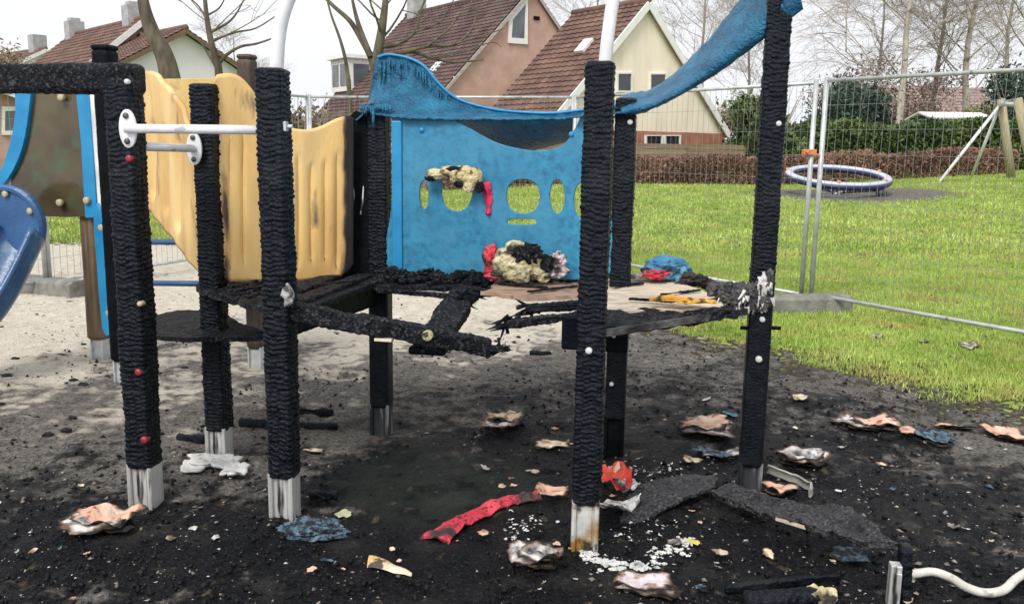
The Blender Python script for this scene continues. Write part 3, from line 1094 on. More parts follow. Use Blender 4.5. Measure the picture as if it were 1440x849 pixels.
# steel strip under the front edge D-E
mb = MB()
q0, q1 = P(838, 470, BASE['D'].y + .06), P(1050, 438, BASE['E'].y - .07)
mid = (q0 + q1) / 2
dd = (q1 - q0)
mb.box(mid + Vector((0, 0, -.0)), (dd.length, .012, .026), dd.normalized(), dd.normalized().cross(Vector((0, 0, 1))).normalized(), (0, 0, 1))
build('edge_beam', mb, M('sooty_steel', (.05, .05, .05), (.16, .155, .145), 9, .6, .5, 60, metal=.1, spots=(8, .5, (.01, .01, .01), .08)), tower)


def char_plank(name, a, b, wd, ht, seed, mat=CHAR, amp=.007, lo=None, ragged=.0, pitch=.026, side=None):
    mb = char_bar(a, b, wd, ht, seed, side or Vector((a - b)).cross(Vector((0, 0, 1))), amp=amp, pitch=pitch, step=.007, ring=36, ragged=ragged, p=9)
    return build(name, mb, mat, tower, smooth=True)


# front beam C -> broken end
Yc = BASE['C'].y
f0 = P(404, 436, Yc + .0); f1 = P(660, 482, Yc - .02)
char_plank('broken_beam', f0, P(690, 489, Yc - .02), .06, .07, 31, CHARF, .008, ragged=.03)
char_plank('broken_beam', P(655, 486, Yc - .03), P(717, 491, Yc - .03), .03, .022, 33, CHARF, .005)
# side beam C - F
char_plank('side_beam', P(404, 452, Yc + .05), P(524, 412, YF - .05), .05, .115, 35, SOOT, .003)
# joist slab
j0, j1 = at(664, 398, ZD - .005), P(604, 484, Yc + .0)
char_plank('joist', j0, j1, .135, .04, 37, CHARF, .008, ragged=.02, side=UX)
mb = MB(); q = P(602, 492, Yc + .03); mb.box(q, (.14, .06, .03), UX, VX, (0, 0, 1)); bevel(build('beam_block', mb, SOOT, tower), .01)
bolt(tower, P(601, 472, Yc - .055), .020, M('melt_yellow', (.35, .34, .16), (.55, .52, .30), 30, .6, .5, 90, spots=(40, .55, (.03, .03, .02))), -VX, 'bolt_plate')
mb = MB(); mb.box(P(540, 477, Yc - .028), (.065, .03, .010), UX, VX, (0, 0, 1)); build('unburnt_edge', mb, PLY, tower)
# loose charred boards by C
for pa, pb, wd, z_ in (((412, 428), (514, 388), .085, .80), ((436, 432), (535, 394), .06, .785), ((408, 412), (470, 388), .10, .795)):
    char_plank('deck_board', at(*pa, z_), at(*pb, z_), wd, .03, pa[0] * .7, CHARF, .006, ragged=.015)
# thin charred battens in the middle
char_plank('batten', at(520, 397, .775), at(700, 405, .775), .045, .03, 41, CHARF, .005, ragged=.02)
char_plank('batten', at(530, 408, .77), at(655, 418, .77), .03, .022, 43, CHARF, .004, ragged=.015)
char_plank('batten', at(672, 411, .775), at(835, 411, .775), .04, .035, 45, CHARF, .006, ragged=.02)
# broken stumps by D
Yd = BASE['D'].y
char_plank('broken_beam', P(742, 434, Yd + .35), P(826, 428, Yd + .18), .05, .035, 47, CHAR, .006, ragged=.03)
char_plank('broken_beam', P(712, 456, Yd + .2), P(826, 441, Yd + .12), .06, .03, 49, CHARF, .007, ragged=.03)
mb = MB(); mb.box(P(806, 466, Yd + .05), (.075, .06, .12), UX, VX, (0, 0, 1)); bevel(build('bracket', mb, SOOT, tower), .008)
mb = MB(); mb.box(P(868, 478, BASE['G'].y), (.10, .10, .10), UX, VX, (0, 0, 1)); bevel(build('bracket', mb, SOOT, tower), .008)
# splinters and charred offcuts strewn over the deck
for j, (pa, pb, wd, z_) in enumerate((((556, 392), (640, 383), .022, .805), ((600, 398), (668, 388), .018, .802), ((700, 398), (770, 404), .02, .812), ((860, 402), (905, 398), .022, .808), ((884, 420), (950, 424), .016, .806),
                                      ((742, 410), (812, 402), .014, .814), ((930, 414), (985, 408), .018, .808), ((440, 402), (500, 396), .03, .81), ((320, 410), (392, 400), .025, .80), ((664, 406), (742, 416), .024, .79))):
    char_plank('charred_offcut', at(*pa, z_), at(*pb, z_), wd, wd * .6, 101 + j, CHARF, .004, ragged=.012, pitch=.016)
for j, (px, py, Yq) in enumerate(((690, 489, BASE['C'].y - .02), (742, 434, BASE['D'].y + .35), (712, 456, BASE['D'].y + .2), (655, 418, at(655, 418, .77).y), (606, 484, BASE['C'].y))):
    mb = MB()                              # splintered ends
    for k in range(9):
        q = P(px, py, Yq) + Vector((R.uniform(-.02, .03), R.uniform(-.02, .02), R.uniform(-.02, .02)))
        dv = Vector((R.uniform(-1.2, .2) if j in (1, 2) else R.uniform(-.2, 1.2), R.uniform(-.3, .3), R.uniform(-.35, .25))).normalized()
        L_ = R.uniform(.03, .08)
        mb.tube([q - dv * .03, q + dv * L_ * .5, q + dv * L_], [.009, .006, .001], 4)
    build('splinters', mb, CHAR, tower, kind='stuff')
# steps between A, B and C: a lower quarter-round one and an upper triangular one
zs = .60
plate('lower_step', [at(186, 462, zs + .005), at(200, 445, zs), at(250, 436, zs), at(312, 436, zs), at(334, 452, zs), at(372, 465, zs), at(372, 471, zs), at(330, 474, zs), at(260, 475, zs), at(210, 471, zs)], .02, CHARF, tower, 8, .007, 12)
zs2 = .785
plate('upper_step', [at(276, 403, zs2), at(292, 386, zs2), at(330, 380, zs2), at(420, 378, zs2), at(425, 400, zs2), at(408, 432, zs2 - .01), at(370, 432, zs2 - .01), at(310, 416, zs2)], .024, CHARF, tower, 9, .010, 12)
mb = MB(); q = P(405, 415, Yc - .065)
lumpy(mb, q, (.02, .012, .035), 4, .6, 2, 3)
build('melted_blob', mb, M('melt_grey', (.3, .3, .3)), tower, smooth=True)
# soot cone of melted plastic at the foot of the yellow panel
mb = MB(); lumpy(mb, at(336, 372, .83), (.035, .03, .07), 11, .4, 2, 3)
build('melted_blob', mb, SOOT, tower, smooth=True)
mb = MB()
for j in range(16):
    lumpy(mb, at(322 + R.random() * 36, 374 + R.random() * 8, .80), (.012, .01, .012), j, .6, 2, 2)
build('ash_clot', mb, ASHM, tower, kind='stuff')
# ---- PART2
# ------------------------------------------------------------------ slide unit behind on the left
slide = thing('slide_unit', 'blue plastic slide with smoky bubble panel on brown posts behind the charred beam', 'slide', Vector((BASE['J'].x, BASE['J'].y, 0)))
for k, top, wd, mt in (('H', TOPZ['H'], .115, SOOT), ('I', TOPZ['I'], .10, CHARBROWN), ('J', P(120, 298, BASE['J'].y).z, .12, OLDWOOD)):
    b = BASE[k]
    zf = gz1(b.x, b.y) + .13
    mb = char_bar((b.x, b.y, zf), (b.x, b.y, top), wd, wd, 90 + len(k) + top, UX, amp=.002, pitch=.03, step=.02, ring=28)
    po = build('post', mb, mt, slide, smooth=True)
    mf = MB()
    for s in (-1, 1):
        mf.box(b + UX * s * .04 + Vector((0, 0, zf / 2 - .02)), (.008, .08, zf + .08), UX, VX)
    mf.box(b - VX * .02 + Vector((0, 0, zf / 2 - .02)), (.08, .008, zf + .08), UX, VX)
    build('steel_foot', mf, STEEL, po)
    if k in 'HI':
        mb = MB(); mb.box((b.x, b.y, top + .006), (wd * .98, wd * .98, .03), UX, VX)
        bevel(build('post_cap', mb, SOOT if k == 'H' else CHARBROWN, po), .014)
Oj = BASE['J'] + VX * -.08
px_panel('bubble_panel', [(44, 120), (124, 120), (136, 296), (130, 304), (62, 304), (50, 290), (20, 270), (18, 250), (34, 215), (44, 170)], [], Oj, UX, .02, OLIVE, slide, 2)
px_panel('panel_rim', [(26, 118), (46, 118), (44, 160), (36, 205), (22, 240), (2, 268), (-12, 276), (-12, 262), (6, 236), (18, 200), (25, 160)], [], Oj - VX * .015, UX, .05, BLUERIM, slide, 3)
px_panel('panel_rim', [(108, 118), (126, 118), (139, 294), (134, 306), (122, 306), (116, 200)], [], Oj - VX * .012, UX, .034, BLUERIM, slide, 1)
px_panel('panel_edge', [(124, 118), (133, 118), (148, 292), (139, 292)], [], Oj - VX * .005, UX, .03, M('white_edge', (.6, .6, .58)), slide, 1)
px_panel('side_board', [(134, 300), (146, 300), (162, 462), (156, 470), (146, 460), (138, 360)], [], Oj - VX * .03, UX, .04, BLUERIM, slide, 2)
for px, py in ((86, 137), (84, 285), (122, 282), (143, 320), (154, 440)):
    u_, z_ = on_plane(px, py, Oj - VX * .04, UX)
    bolt(slide, Oj - VX * .045 + UX * u_ + Vector((0, 0, z_)), .022, BOLTTAN, -VX)
# slide mouth: round flange, hood and chute
Os = Oj - VX * .25
cu_, cz_ = on_plane(18, 316, Os, UX)
Cs = Os + UX * cu_; Cs.z = cz_
def disc(c, r_, th, nrm, n=36):
    nrm = Vector(nrm).normalized(); s = nrm.cross(Vector((0, 0, 1))).normalized()
    ring = lambda k, d: [c + (s * math.cos(2 * PI * j / n) + Vector((0, 0, 1)) * math.sin(2 * PI * j / n)) * r_ * k + nrm * d for j in range(n)]
    mb = MB(); mb.grid([ring(.01, 0), ring(.97, 0), ring(1, th * .3), ring(1, th * .8), ring(.94, th), ring(.86, th * .95), ring(.84, th * .6), ring(.01, th * .6)], True)
    return mb


NAVYB = M('flange_blue', (.02, .075, .20), (.04, .12, .28), 5, .35, .1, 60)
fo = build('slide_flange', disc(Cs, .245, .06, -VX), NAVYB, slide, smooth=False)
for k in range(6):
    q = 2 * PI * k / 6 + .5
    bolt(fo, Cs - VX * .05 + UX * math.cos(q) * .19 + Vector((0, 0, math.sin(q) * .19)), .02, BOLTTAN, -VX)
# chute: U-shaped trough going down to the left and forward
rows = []
p0, p1 = P(30, 326, Cs.y - .10), P(-80, 478, BASE['J'].y - .8)
for i in range(25):
    t = i / 24
    c = p0.lerp(p1, t) + Vector((0, 0, -.10 * math.sin(PI * t)))
    ax = (p1 - p0); sd_ = ax.cross(Vector((0, 0, 1))).normalized(); upv = sd_.cross(ax).normalized()
    row = []
    for k in range(17):
        q = PI + PI * k / 16
        row.append(c + sd_ * math.cos(q) * .18 + upv * (math.sin(q) * .16 + .05))
    rows.append(row)
mb = MB(); mb.grid(rows)
ch = solid(build('chute', mb, SLIDEBLUE, slide, smooth=True), .03, 0)
for s in (0, 16):
    mb = MB(); mb.tube([r_[s] for r_ in rows], .022, 10); build('chute_rim', mb, SLIDEBLUE, ch, smooth=True)
mb = MB(); q = G(-130, 480, 0); mb.tube([Vector((q.x, q.y, -.05)), Vector((q.x, q.y, .16))], .03, 10)
build('chute_support', mb, STEEL, slide, smooth=True)

# ------------------------------------------------------------------ site fence panels
WIRE = M('fence_wire', (.20, .21, .21), (.30, .31, .31), 10, .45, metal=.4)
FTUBE = M('fence_tube', (.40, .42, .42), (.56, .58, .58), 10, .4, .1, 60, metal=.4, spots=(14, .66, (.22, .2, .16), .05))
FP = [(-6.7, 5.6), (-4.36, 8.25), (-2.75, 12.1), (.72, 11.0), (2.69, 8.12)]
e1 = Vector((G(1128, 431).x, G(1128, 431).y)); FP[4] = (e1.x, e1.y)
e2 = Vector((G(1440, 489).x, G(1440, 489).y)); dr = (e2 - e1).normalized(); e3 = e1 + dr * 3.5
FP.append((e3.x, e3.y))
LBL = ['wire mesh fence panel beside the blue slide', 'wire mesh fence panel behind the slide unit and yellow panels', 'wire mesh fence panel behind the blue panel and melted canopy',
       'wire mesh fence panel running from the concrete block behind the leaning tower post', 'wire mesh fence panel on the lawn in front of the ring spinner and swing']
for i in range(5):
    a, b = Vector((*FP[i], 0)), Vector((*FP[i + 1], 0))
    d = (b - a); Lg = d.length; d.normalize()
    if i == 4:
        a = a + d * .07
        Lg -= .07
    za, zb_ = gz1(a.x, a.y), gz1(b.x, b.y)
    zl, zh = .12, 2.03
    fp = thing('site_fence', LBL[i], 'fence', Vector((a.x, a.y, 0)), 'site fence panels round the play area')
    pt = lambda s, z: a + d * s + Vector((0, 0, z + za + (zb_ - za) * s / Lg))
    for s in (.02, Lg - .02):
        mb = MB(); mb.tube([pt(s, .0), pt(s, zh + .03)], .022, 12)
        build('upright', mb, FTUBE, fp, smooth=True)
    for z in (zl, zh):
        mb = MB(); mb.tube([pt(.02, z), pt(Lg - .02, z)], .017, 10)
        build('rail', mb, FTUBE, fp, smooth=True)
    mb = MB()
    n = int(Lg / .075)
    for k in range(1, n):
        s = Lg * k / n
        mb.tube([pt(s, zl), pt(s, zh)], .0018, 4, False)
    for k in range(1, 9):
        z = zl + (zh - zl) * k / 9
        mb.tube([pt(.02, z) + Vector((0, .004, 0)), pt(Lg - .02, z) + Vector((0, .004, 0))], .0019, 4, False)
    build('wire_mesh', mb, WIRE, fp, kind='stuff')
for i, lb in ((4, 'concrete fence foot block beside the burnt post on the grass'), (1, 'concrete fence foot block on the sand beside the slide'), (3, 'concrete fence foot block on the lawn behind the blue panel')):
    a = Vector((*FP[i], 0)); d = (Vector((*FP[min(i + 1, 5)], 0)) - a).normalized()
    nrm = Vector((d.y, -d.x, 0)) if i != 4 else Vector((.985, .17, 0))
    if i == 4:
        a = G(1128, 437) + nrm * .03; a.z = 0
    mb = MB()
    l, hw, ht = .40, .12, .15
    s = nrm.cross(Vector((0, 0, 1)))
    prof = [(-hw, -.03), (-hw * .96, ht * .8), (-hw * .6, ht), (hw * .6, ht), (hw * .96, ht * .8), (hw, -.03)]
    rows = [[a + nrm * t * l + s * x * (1 if abs(t) < 1 else .96) + Vector((0, 0, z)) for x, z in prof] for t in (-1, -.97, -.4, .4, .97, 1)]
    mb.grid(rows)
    for e in (0, 5):
        mb.f.append(tuple(e * 6 + k for k in range(6))); mb.m.append(0)
    bevel(tag(build('fence_block', mb, CONC), lb, 'concrete block', 'concrete feet of the site fence'), .01)
mb = MB()
q = P(1138, 214, FP[4][1]); mb.box(q, (.12, .06, .05)); mb.tube([q + Vector((-.03, -.02, 0)), q + Vector((-.03, -.06, 0))], .012, 8)
bevel(tag(build('fence_clamp', mb, M('orange_clamp', (.55, .16, .05), (.65, .25, .09), 20, .5)), 'orange clamp joining two fence uprights', 'clamp'), .006)

# ------------------------------------------------------------------ ring spinner and swing on the far lawn
SY = 22.0
rc = P(1178, 249, SY)
ring = thing('ring_spinner', 'tilted lavender and navy ring spinner on a stub beyond the fence', 'spinner', Vector((rc.x, rc.y, gz1(rc.x, rc.y))))
tilt = math.radians(9.5)
ex = Vector((1, 0, 0)); ey = Vector((0, math.cos(tilt), math.sin(tilt))); ez = Vector((0, -math.sin(tilt), math.cos(tilt)))
def torus(mb, c, Rr, prof, n=56):
    rows = []
    for i in range(n + 1):
        q = 2 * PI * i / n
        o = ex * math.cos(q) + ey * math.sin(q)
        rows.append([c + o * (Rr + a) + ez * b for a, b in prof])
    mb.grid(rows, closed=True)


lav = M('lavender_plastic', (.44, .45, .56), (.52, .53, .64), 3, .35)
for nm, prof, mt in (('ring_top', [(.11, .03), (.085, .075), (.02, .095), (-.065, .08), (-.10, .03)], lav), ('ring_band', [(.105, .035), (.12, -.03), (.07, -.085), (-.05, -.085), (-.105, -.03), (-.095, .035)], M('navy_ring', (.012, .018, .08), (.02, .03, .11), 3, .4))):
    mb = MB(); torus(mb, rc, 1.14, prof)
    build(nm, mb, mt, ring, smooth=True)
for q in (4.4, 1.6, 5.5, .3, 2.8):
    mb = MB(); o = ex * math.cos(q) + ey * math.sin(q)
    lumpy(mb, rc + o * (1.14 + .05) + ez * .105, (.05, .03, .03), 1, 0, 1, 2)
    build('grip_dot', mb, M('orange_dot', (.6, .3, .15)), ring, smooth=True)
gq = P(1222, 262, SY + .1)
mb = MB(); mb.tube([Vector((gq.x, gq.y - .9, gz1(gq.x, gq.y) - .1)), Vector((gq.x - .1, gq.y - .9, rc.z - .15))], [.16, .11], 14)
mb.tube([Vector((rc.x, rc.y, gz1(rc.x, rc.y) - .1)), Vector((rc.x, rc.y, rc.z - .35))], .12, 12)
mb.tube([Vector((rc.x, rc.y, rc.z - .36)), Vector((rc.x + .75, rc.y - .8, rc.z - .24))], .06, 10)
mb.tube([Vector((rc.x, rc.y, rc.z - .36)), Vector((rc.x - 1.05, rc.y + .2, rc.z - .06))], .06, 10)
build('stub_post', mb, FOOTDARK, ring, smooth=True)

WY = 26.0
T0, T1 = P(1407, 147, WY), P(1430, 147, WY - 2.6)
sw = thing('swing_frame', 'wooden swing frame with slanting steel struts beyond the fence', 'swing', Vector((P(1421, 248, WY).x, WY, .8)))
foot = lambda px, Y: (lambda q: Vector((q.x, Y, gz1(q.x, Y) - .1)))(P(px, 250, Y))
mb = MB(); mb.tube([foot(1423, WY), T0 + Vector((0, 0, .15))], [.13, .11], 12); build('log_leg', mb, LOGWOOD, sw, smooth=True)
mb = MB(); mb.tube([foot(1458, WY - 2.6), T1 + Vector((0, 0, .15))], [.13, .11], 12); build('log_leg', mb, LOGWOOD, sw, smooth=True)
for px, Y in ((1318, WY - .6), (1364, WY + 1.2)):
    mb = MB(); mb.tube([foot(px, Y), T0], .045, 8); build('strut', mb, PIPE, sw, smooth=True)
mb = MB(); mb.tube([T0, T1], .06, 10); build('top_bar', mb, STEEL, sw, smooth=True)
mb = MB(); mb.tube([T1, foot(1500, WY - 3)], .045, 8); build('strut', mb, PIPE, sw, smooth=True)

# ------------------------------------------------------------------ houses
BRICKP = M('brick_pink', (.44, .275, .225), (.53, .35, .29), 2, .85, .2, 30, spots=(1.2, .6, (.42, .29, .24), .1))
BRICKR = M('brick_red', (.30, .11, .07), (.40, .17, .11), 3, .85, .2, 30)
CREAM = M('cream_render', (.84, .73, .57), (.88, .79, .65), 1.5, .8, stretch=(2, 2, .4), spots=(1.2, .60, (.72, .62, .48), .15))
WHITEW = M('white_render', (.76, .76, .75), (.82, .82, .81), 1.5, .8)
WFRAME = M('white_frame', (.72, .71, .68), (.8, .79, .76), 6, .5)
GLASS = M('window_glass', (.05, .06, .07), (.16, .18, .20), .8, .08, spec=.8)
DARKGLASS = M('dark_glass', (.02, .022, .025), (.06, .065, .07), .8, .08, spec=.8)
TILE = M('roof_tile', (.060, .032, .030), (.115, .066, .058), 1.6, .75, .25, 20, island=.18, spots=(.9, .62, (.13, .095, .075), .1))
TILE2 = M('roof_tile_warm', (.10, .052, .040), (.17, .095, .07), 1.6, .75, .25, 20, island=.18)
CHIM = M('chimney', (.30, .30, .30), (.42, .42, .41), 3, .8)


def roof_slope(r0, r1, e1_, e0_, n, thick=.05, cols=0):
    """courses of tiles from eave to ridge, each lapping the one below; undulating across"""
    mb = MB()
    cols = cols or max(8, int((r1 - r0).length / .30))
    nn = (r1 - r0).cross(e0_ - r0).normalized()
    if nn.z < 0:
        nn = -nn
    for i in range(n):
        t0, t1 = i / n, min(1, (i + 1.12) / n)
        for c in range(cols):
            s0, s1 = c / cols, (c + 1) / cols
            sm = (s0 * .35 + s1 * .65)
            low = lambda s: e0_.lerp(e1_, s).lerp(r0.lerp(r1, s), t0)
            hi = lambda s: e0_.lerp(e1_, s).lerp(r0.lerp(r1, s), t1)
            v = [low(s0) + nn * thick, low(sm) + nn * (thick + .045), low(s1) + nn * thick, hi(s1) + nn * .01, hi(sm) + nn * .05, hi(s0) + nn * .01,
                 low(s0) - nn * .02, low(sm) - nn * .02, low(s1) - nn * .02]
            mb.add(v, [(0, 1, 4, 5), (1, 2, 3, 4), (6, 7, 1, 0), (7, 8, 2, 1)])
    return mb


def house(name, label, apex_px, D, rdir, hwL, hwR, length, eave_z, wall, tile, low_wall=None, band_z=None, over=.35, courses=26, groundz=0.0, barge=WFRAME, bargew=.22):
    ap = P(*apex_px, D)
    Rd = Vector((rdir[0], rdir[1], 0)).normalized()
    S = Vector((-Rd.y, Rd.x, 0))
    if S.x < 0:
        S = -S
    h_ = thing(name, label, 'house', Vector((ap.x, ap.y, groundz)))
    gl, gr = ap - S * hwL, ap + S * hwR
    zt = lambda p_, z: Vector((p_.x, p_.y, z))
    bz = band_z if band_z is not None else groundz - .5
    mb = MB()
    ring0 = [zt(gl, bz), zt(gr, bz), zt(gr, eave_z), ap, zt(gl, eave_z)]
    bk = [q + Rd * length for q in ring0]
    mb.add(ring0 + bk, [(0, 1, 2, 3, 4), (9, 8, 7, 6, 5), (0, 4, 9, 5), (1, 6, 7, 2)])
    build('wall', mb, wall, h_)
    if low_wall:
        mb = MB()
        a = [zt(gl, groundz - .5), zt(gr, groundz - .5), zt(gr, bz), zt(gl, bz)]
        a = [q - Rd * .06 for q in a]
        b_ = [q + Rd * length for q in a]
        mb.add(a + b_, [(0, 1, 2, 3), (7, 6, 5, 4), (0, 3, 7, 4), (1, 5, 6, 2), (3, 2, 6, 7)])
        build('plinth_wall', mb, low_wall, h_)
    upz = Vector((0, 0, .12))
    r0, r1 = ap - Rd * over + upz, ap + Rd * (length + over) + upz
    rf = None
    for e, sgn in ((gl, -1), (gr, 1)):
        ez_ = zt(e, eave_z)
        dn = (ez_ - ap).normalized()
        e0_ = ez_ + dn * .4 - Rd * over + upz
        e1_ = ez_ + dn * .4 + Rd * (length + over) + upz
        mb = roof_slope(r0, r1, e1_, e0_, courses)
        ro = build('roof', mb, tile, h_)
        rf = rf or ro
        mb = MB()
        dv = (e0_ - r0); nn = Rd.cross(dv).normalized()
        mb.box((r0 + e0_) / 2 - Rd * .03 + Vector((0, 0, -.10)), (dv.length, .06, bargew), dv.normalized(), Rd, dv.normalized().cross(Rd))
        build('bargeboard', mb, barge, h_)
    mb = MB(); mb.tube([r0 + Vector((0, 0, .03)), r1 + Vector((0, 0, .03))], .13, 8)
    build('ridge_cap', mb, tile, h_, smooth=True)
    h_['S'] = 0
    del h_['S']
    return h_, ap, Rd, S, rf


def gable_poly(h_, O, S, Rd, pts, pane=GLASS, fr=.09, name='window', bars=()):
    """a window of any outline set in the gable wall: frame proud of the wall, pane inside"""
    O = Vector(O); S = Vector(S)
    cs = [on_plane(a, b, O, S) for a, b in pts]
    w3 = [O + S * u_ + Vector((0, 0, z_ - O.z)) for u_, z_ in cs]
    c = sum(w3, Vector()) / len(w3)
    n_ = -Rd
    inner = [q + (c - q).normalized() * fr * 1.3 for q in w3]
    mb = MB(); k = len(w3)
    v = [q + n_ * .07 for q in w3] + [q + n_ * .07 for q in inner] + [q - n_ * .02 for q in w3] + [q + n_ * .02 for q in inner]
    f = []
    for i in range(k):
        j = (i + 1) % k
        f += [(i, j, k + j, k + i), (i, 2 * k + i, 2 * k + j, j), (k + i, k + j, 3 * k + j, 3 * k + i)]
    mb.add(v, f)
    for (a, b) in bars:
        q0, q1 = inner[a].lerp(inner[(a + 1) % k], .5), inner[b].lerp(inner[(b + 1) % k], .5)
        mb.tube([q0 + n_ * .04, q1 + n_ * .04], .05, 4)
    fo_ = build(name, mb, WFRAME, h_)
    mb = MB(); mb.add([q + n_ * .025 for q in inner], [tuple(range(k))])
    build('pane', mb, pane, fo_)
    return fo_


# cream house
D1 = 31.0
hz = lambda px, py, D: P(px, py, D).z
h1, ap, Rd, S, rf = house('cream_house', 'cream rendered house with red brick base and steep brown tiled roof', (908, 8), D1, (-.59, .80), 4.15, 4.25, 3.6, hz(1022, 187, D1 + 2), CREAM, TILE2,
                          BRICKR, hz(950, 186, D1 + 1), groundz=.4, courses=24, over=.15)
gable_poly(h1, ap, S, Rd, [(866, 102), (888, 102), (888, 130), (866, 130)], DARKGLASS, .06)
gable_poly(h1, ap, S, Rd, [(912, 103), (936, 103), (936, 132), (912, 132)], DARKGLASS, .06)
Ol = ap - Rd * .06
gable_poly(h1, Ol, S, Rd, [(906, 190), (931, 190), (931, 207), (906, 207)], DARKGLASS, .06)
gable_poly(h1, Ol, S, Rd, [(933, 190), (956, 190), (956, 207), (933, 207)], DARKGLASS, .06)
mb = MB(); q = P(838, 45, D1 + .3); mb.box(q, (.75, .75, .12), S, Rd)
# skylight lies in the left roof slope
dn = (Vector((ap.x, ap.y, 0)) - S * 4.15 + Vector((0, 0, hz(1022, 187, D1 + 2))) - ap).normalized()
nn = Rd.cross(dn); nn = nn if nn.z > 0 else -nn
cq = ap + dn * 2.1 + Rd * 1.2 + nn * .2
mb = MB(); mb.box(cq, (.62, .45, .10), dn, Rd, nn)
sk = build('skylight', mb, WFRAME, h1); mb = MB(); mb.box(cq + nn * .055, (.48, .32, .02), dn, Rd, nn); build('pane', mb, M('sky_glass', (.5, .53, .56), (.6, .63, .66), .5, .1), sk)

# brick house beside it
D2 = 37.5
h2, ap2, Rd2, S2, rf2 = house('brick_house', 'pink brick house with big dark tiled roof and tall gable window', (747, -14), D2, (-.57, .82), 5.3, 5.3, 10.5, hz(600, 176, D2), BRICKP, TILE, groundz=.4, courses=34, over=.12, bargew=.12, barge=M('grey_barge', (.34, .30, .28)))
gable_poly(h2, ap2, S2, Rd2, [(714, 22), (741, -2), (741, 63), (714, 61)], GLASS, .2)
mb = MB(); q = on_plane(754, 26, ap2, S2); c = ap2 + S2 * q[0]; c.z = q[1]; mb.box(c - Rd2 * .03, (.28, .06, .14), S2, Rd2); build('air_vent', mb, SOOT, h2)
# chimney at the back of the ridge, dormer and skylight on the left slope
c = ap2 + Rd2 * 9.6
mb = MB(); mb.box(c + Vector((0, 0, .35)), (.7, .7, 1.1), S2, Rd2); mb.box(c + Vector((0, 0, .93)), (.82, .82, .1), S2, Rd2); mb.box(c + Vector((0, 0, 1.06)), (.5, .5, .16), S2, Rd2)
build('chimney', mb, CHIM, rf2)
dn2 = (ap2 - S2 * 5.3); dn2.z = hz(600, 176, D2); dn2 = (dn2 - ap2).normalized()
nn2 = Rd2.cross(dn2); nn2 = nn2 if nn2.z > 0 else -nn2
def on_slope(px, py, O, n_):
    d = ray(px, py); t = (O - Vector((0, 0, CAMH))).dot(n_) / d.dot(n_)
    return Vector((0, 0, CAMH)) + d * t
c = on_slope(502, 112, ap2, nn2) + nn2 * .2
dm = MB(); dm.box(c, (1.5, 2.0, 1.5), S2, Rd2); dmo = build('dormer', dm, WFRAME, rf2)
dm = MB(); dm.box(c + Vector((0, 0, .82)), (1.9, 2.3, .16), S2, Rd2); build('dormer_roof', dm, WHITEW, dmo)
for kk in (-.45, .45):
    dm = MB(); dm.box(c - S2 * .76 + Rd2 * kk, (.04, .7, 1.0), S2, Rd2); build('pane', dm, GLASS, dmo)
dm = MB(); dm.box(c - Rd2 * 1.01 - S2 * .1, (.8, .04, 1.0), S2, Rd2); build('pane', dm, GLASS, dmo)
c = on_slope(612, 101, ap2, nn2) + nn2 * .08
mb = MB(); mb.box(c, (.9, .7, .12), dn2, Rd2, nn2); sk = build('skylight', mb, WFRAME, h2)
mb = MB(); mb.box(c + nn2 * .065, (.7, .5, .02), dn2, Rd2, nn2); build('pane', mb, MATS['sky_glass'], sk)
# white porch canopy at its far end
# houses on the left
D3 = 38.0
h3, ap3, Rd3, S3, rf3 = house('distant_brick_house', 'distant brown roofed house with white framed gable window and grey chimneys', (196, 33), D3, (-.69, .72), 4.0, 4.0, 8.2, hz(150, 150, D3), BRICKP, TILE2, groundz=0, courses=20)
gable_poly(h3, ap3, S3, Rd3, [(180, 62), (199, 44), (201, 74), (181, 92)], GLASS, .18)
for t, nm in ((.6, 1), (7.8, 0)):
    c = ap3 + Rd3 * t
    mb = MB(); mb.box(c + Vector((0, 0, .25)), (.7, .7, 1.0), S3, Rd3); mb.box(c + Vector((0, 0, .8)), (.45, .45, .2), S3, Rd3)
    build('chimney', mb, CHIM, rf3)
D4 = 35.0
h4, ap4, Rd4, S4, rf4 = house('white_house', 'white gabled house with brown roof behind the bare trees', (256, 46), D4, (-.69, .72), 2.9, 2.9, 6, hz(300, 108, D4), WHITEW, TILE2, groundz=0, courses=16, barge=OLDWOOD, bargew=.16)
gable_poly(h4, ap4, S4, Rd4, [(250, 130), (280, 130), (280, 165), (250, 165)], GLASS, .08)
D5 = 62.0
h5, ap5, Rd5, S5, rf5 = house('far_house', 'far small house with brown roof and white gable left of the others', (62, 72), D5, (-.75, .66), 4, 4, 9, hz(90, 118, D5), WHITEW, TILE2, groundz=0, courses=12)
c = ap5 + Rd5 * 1.0
mb = MB(); mb.box(c + Vector((0, 0, .4)), (.9, .9, 1.4), S5, Rd5); build('chimney', mb, CHIM, rf5)
D6 = 27.0
h6, ap6, Rd6, S6, rf6 = house('near_brick_house', 'low pink brick house showing beneath the charred beam', (-40, 112), D6, (-.69, .72), 5, 5, 8, hz(10, 205, D6), BRICKP, TILE2, groundz=0, courses=16)
gable_poly(h6, ap6, S6, Rd6, [(2, 150), (30, 150), (30, 190), (2, 190)], GLASS, .12)

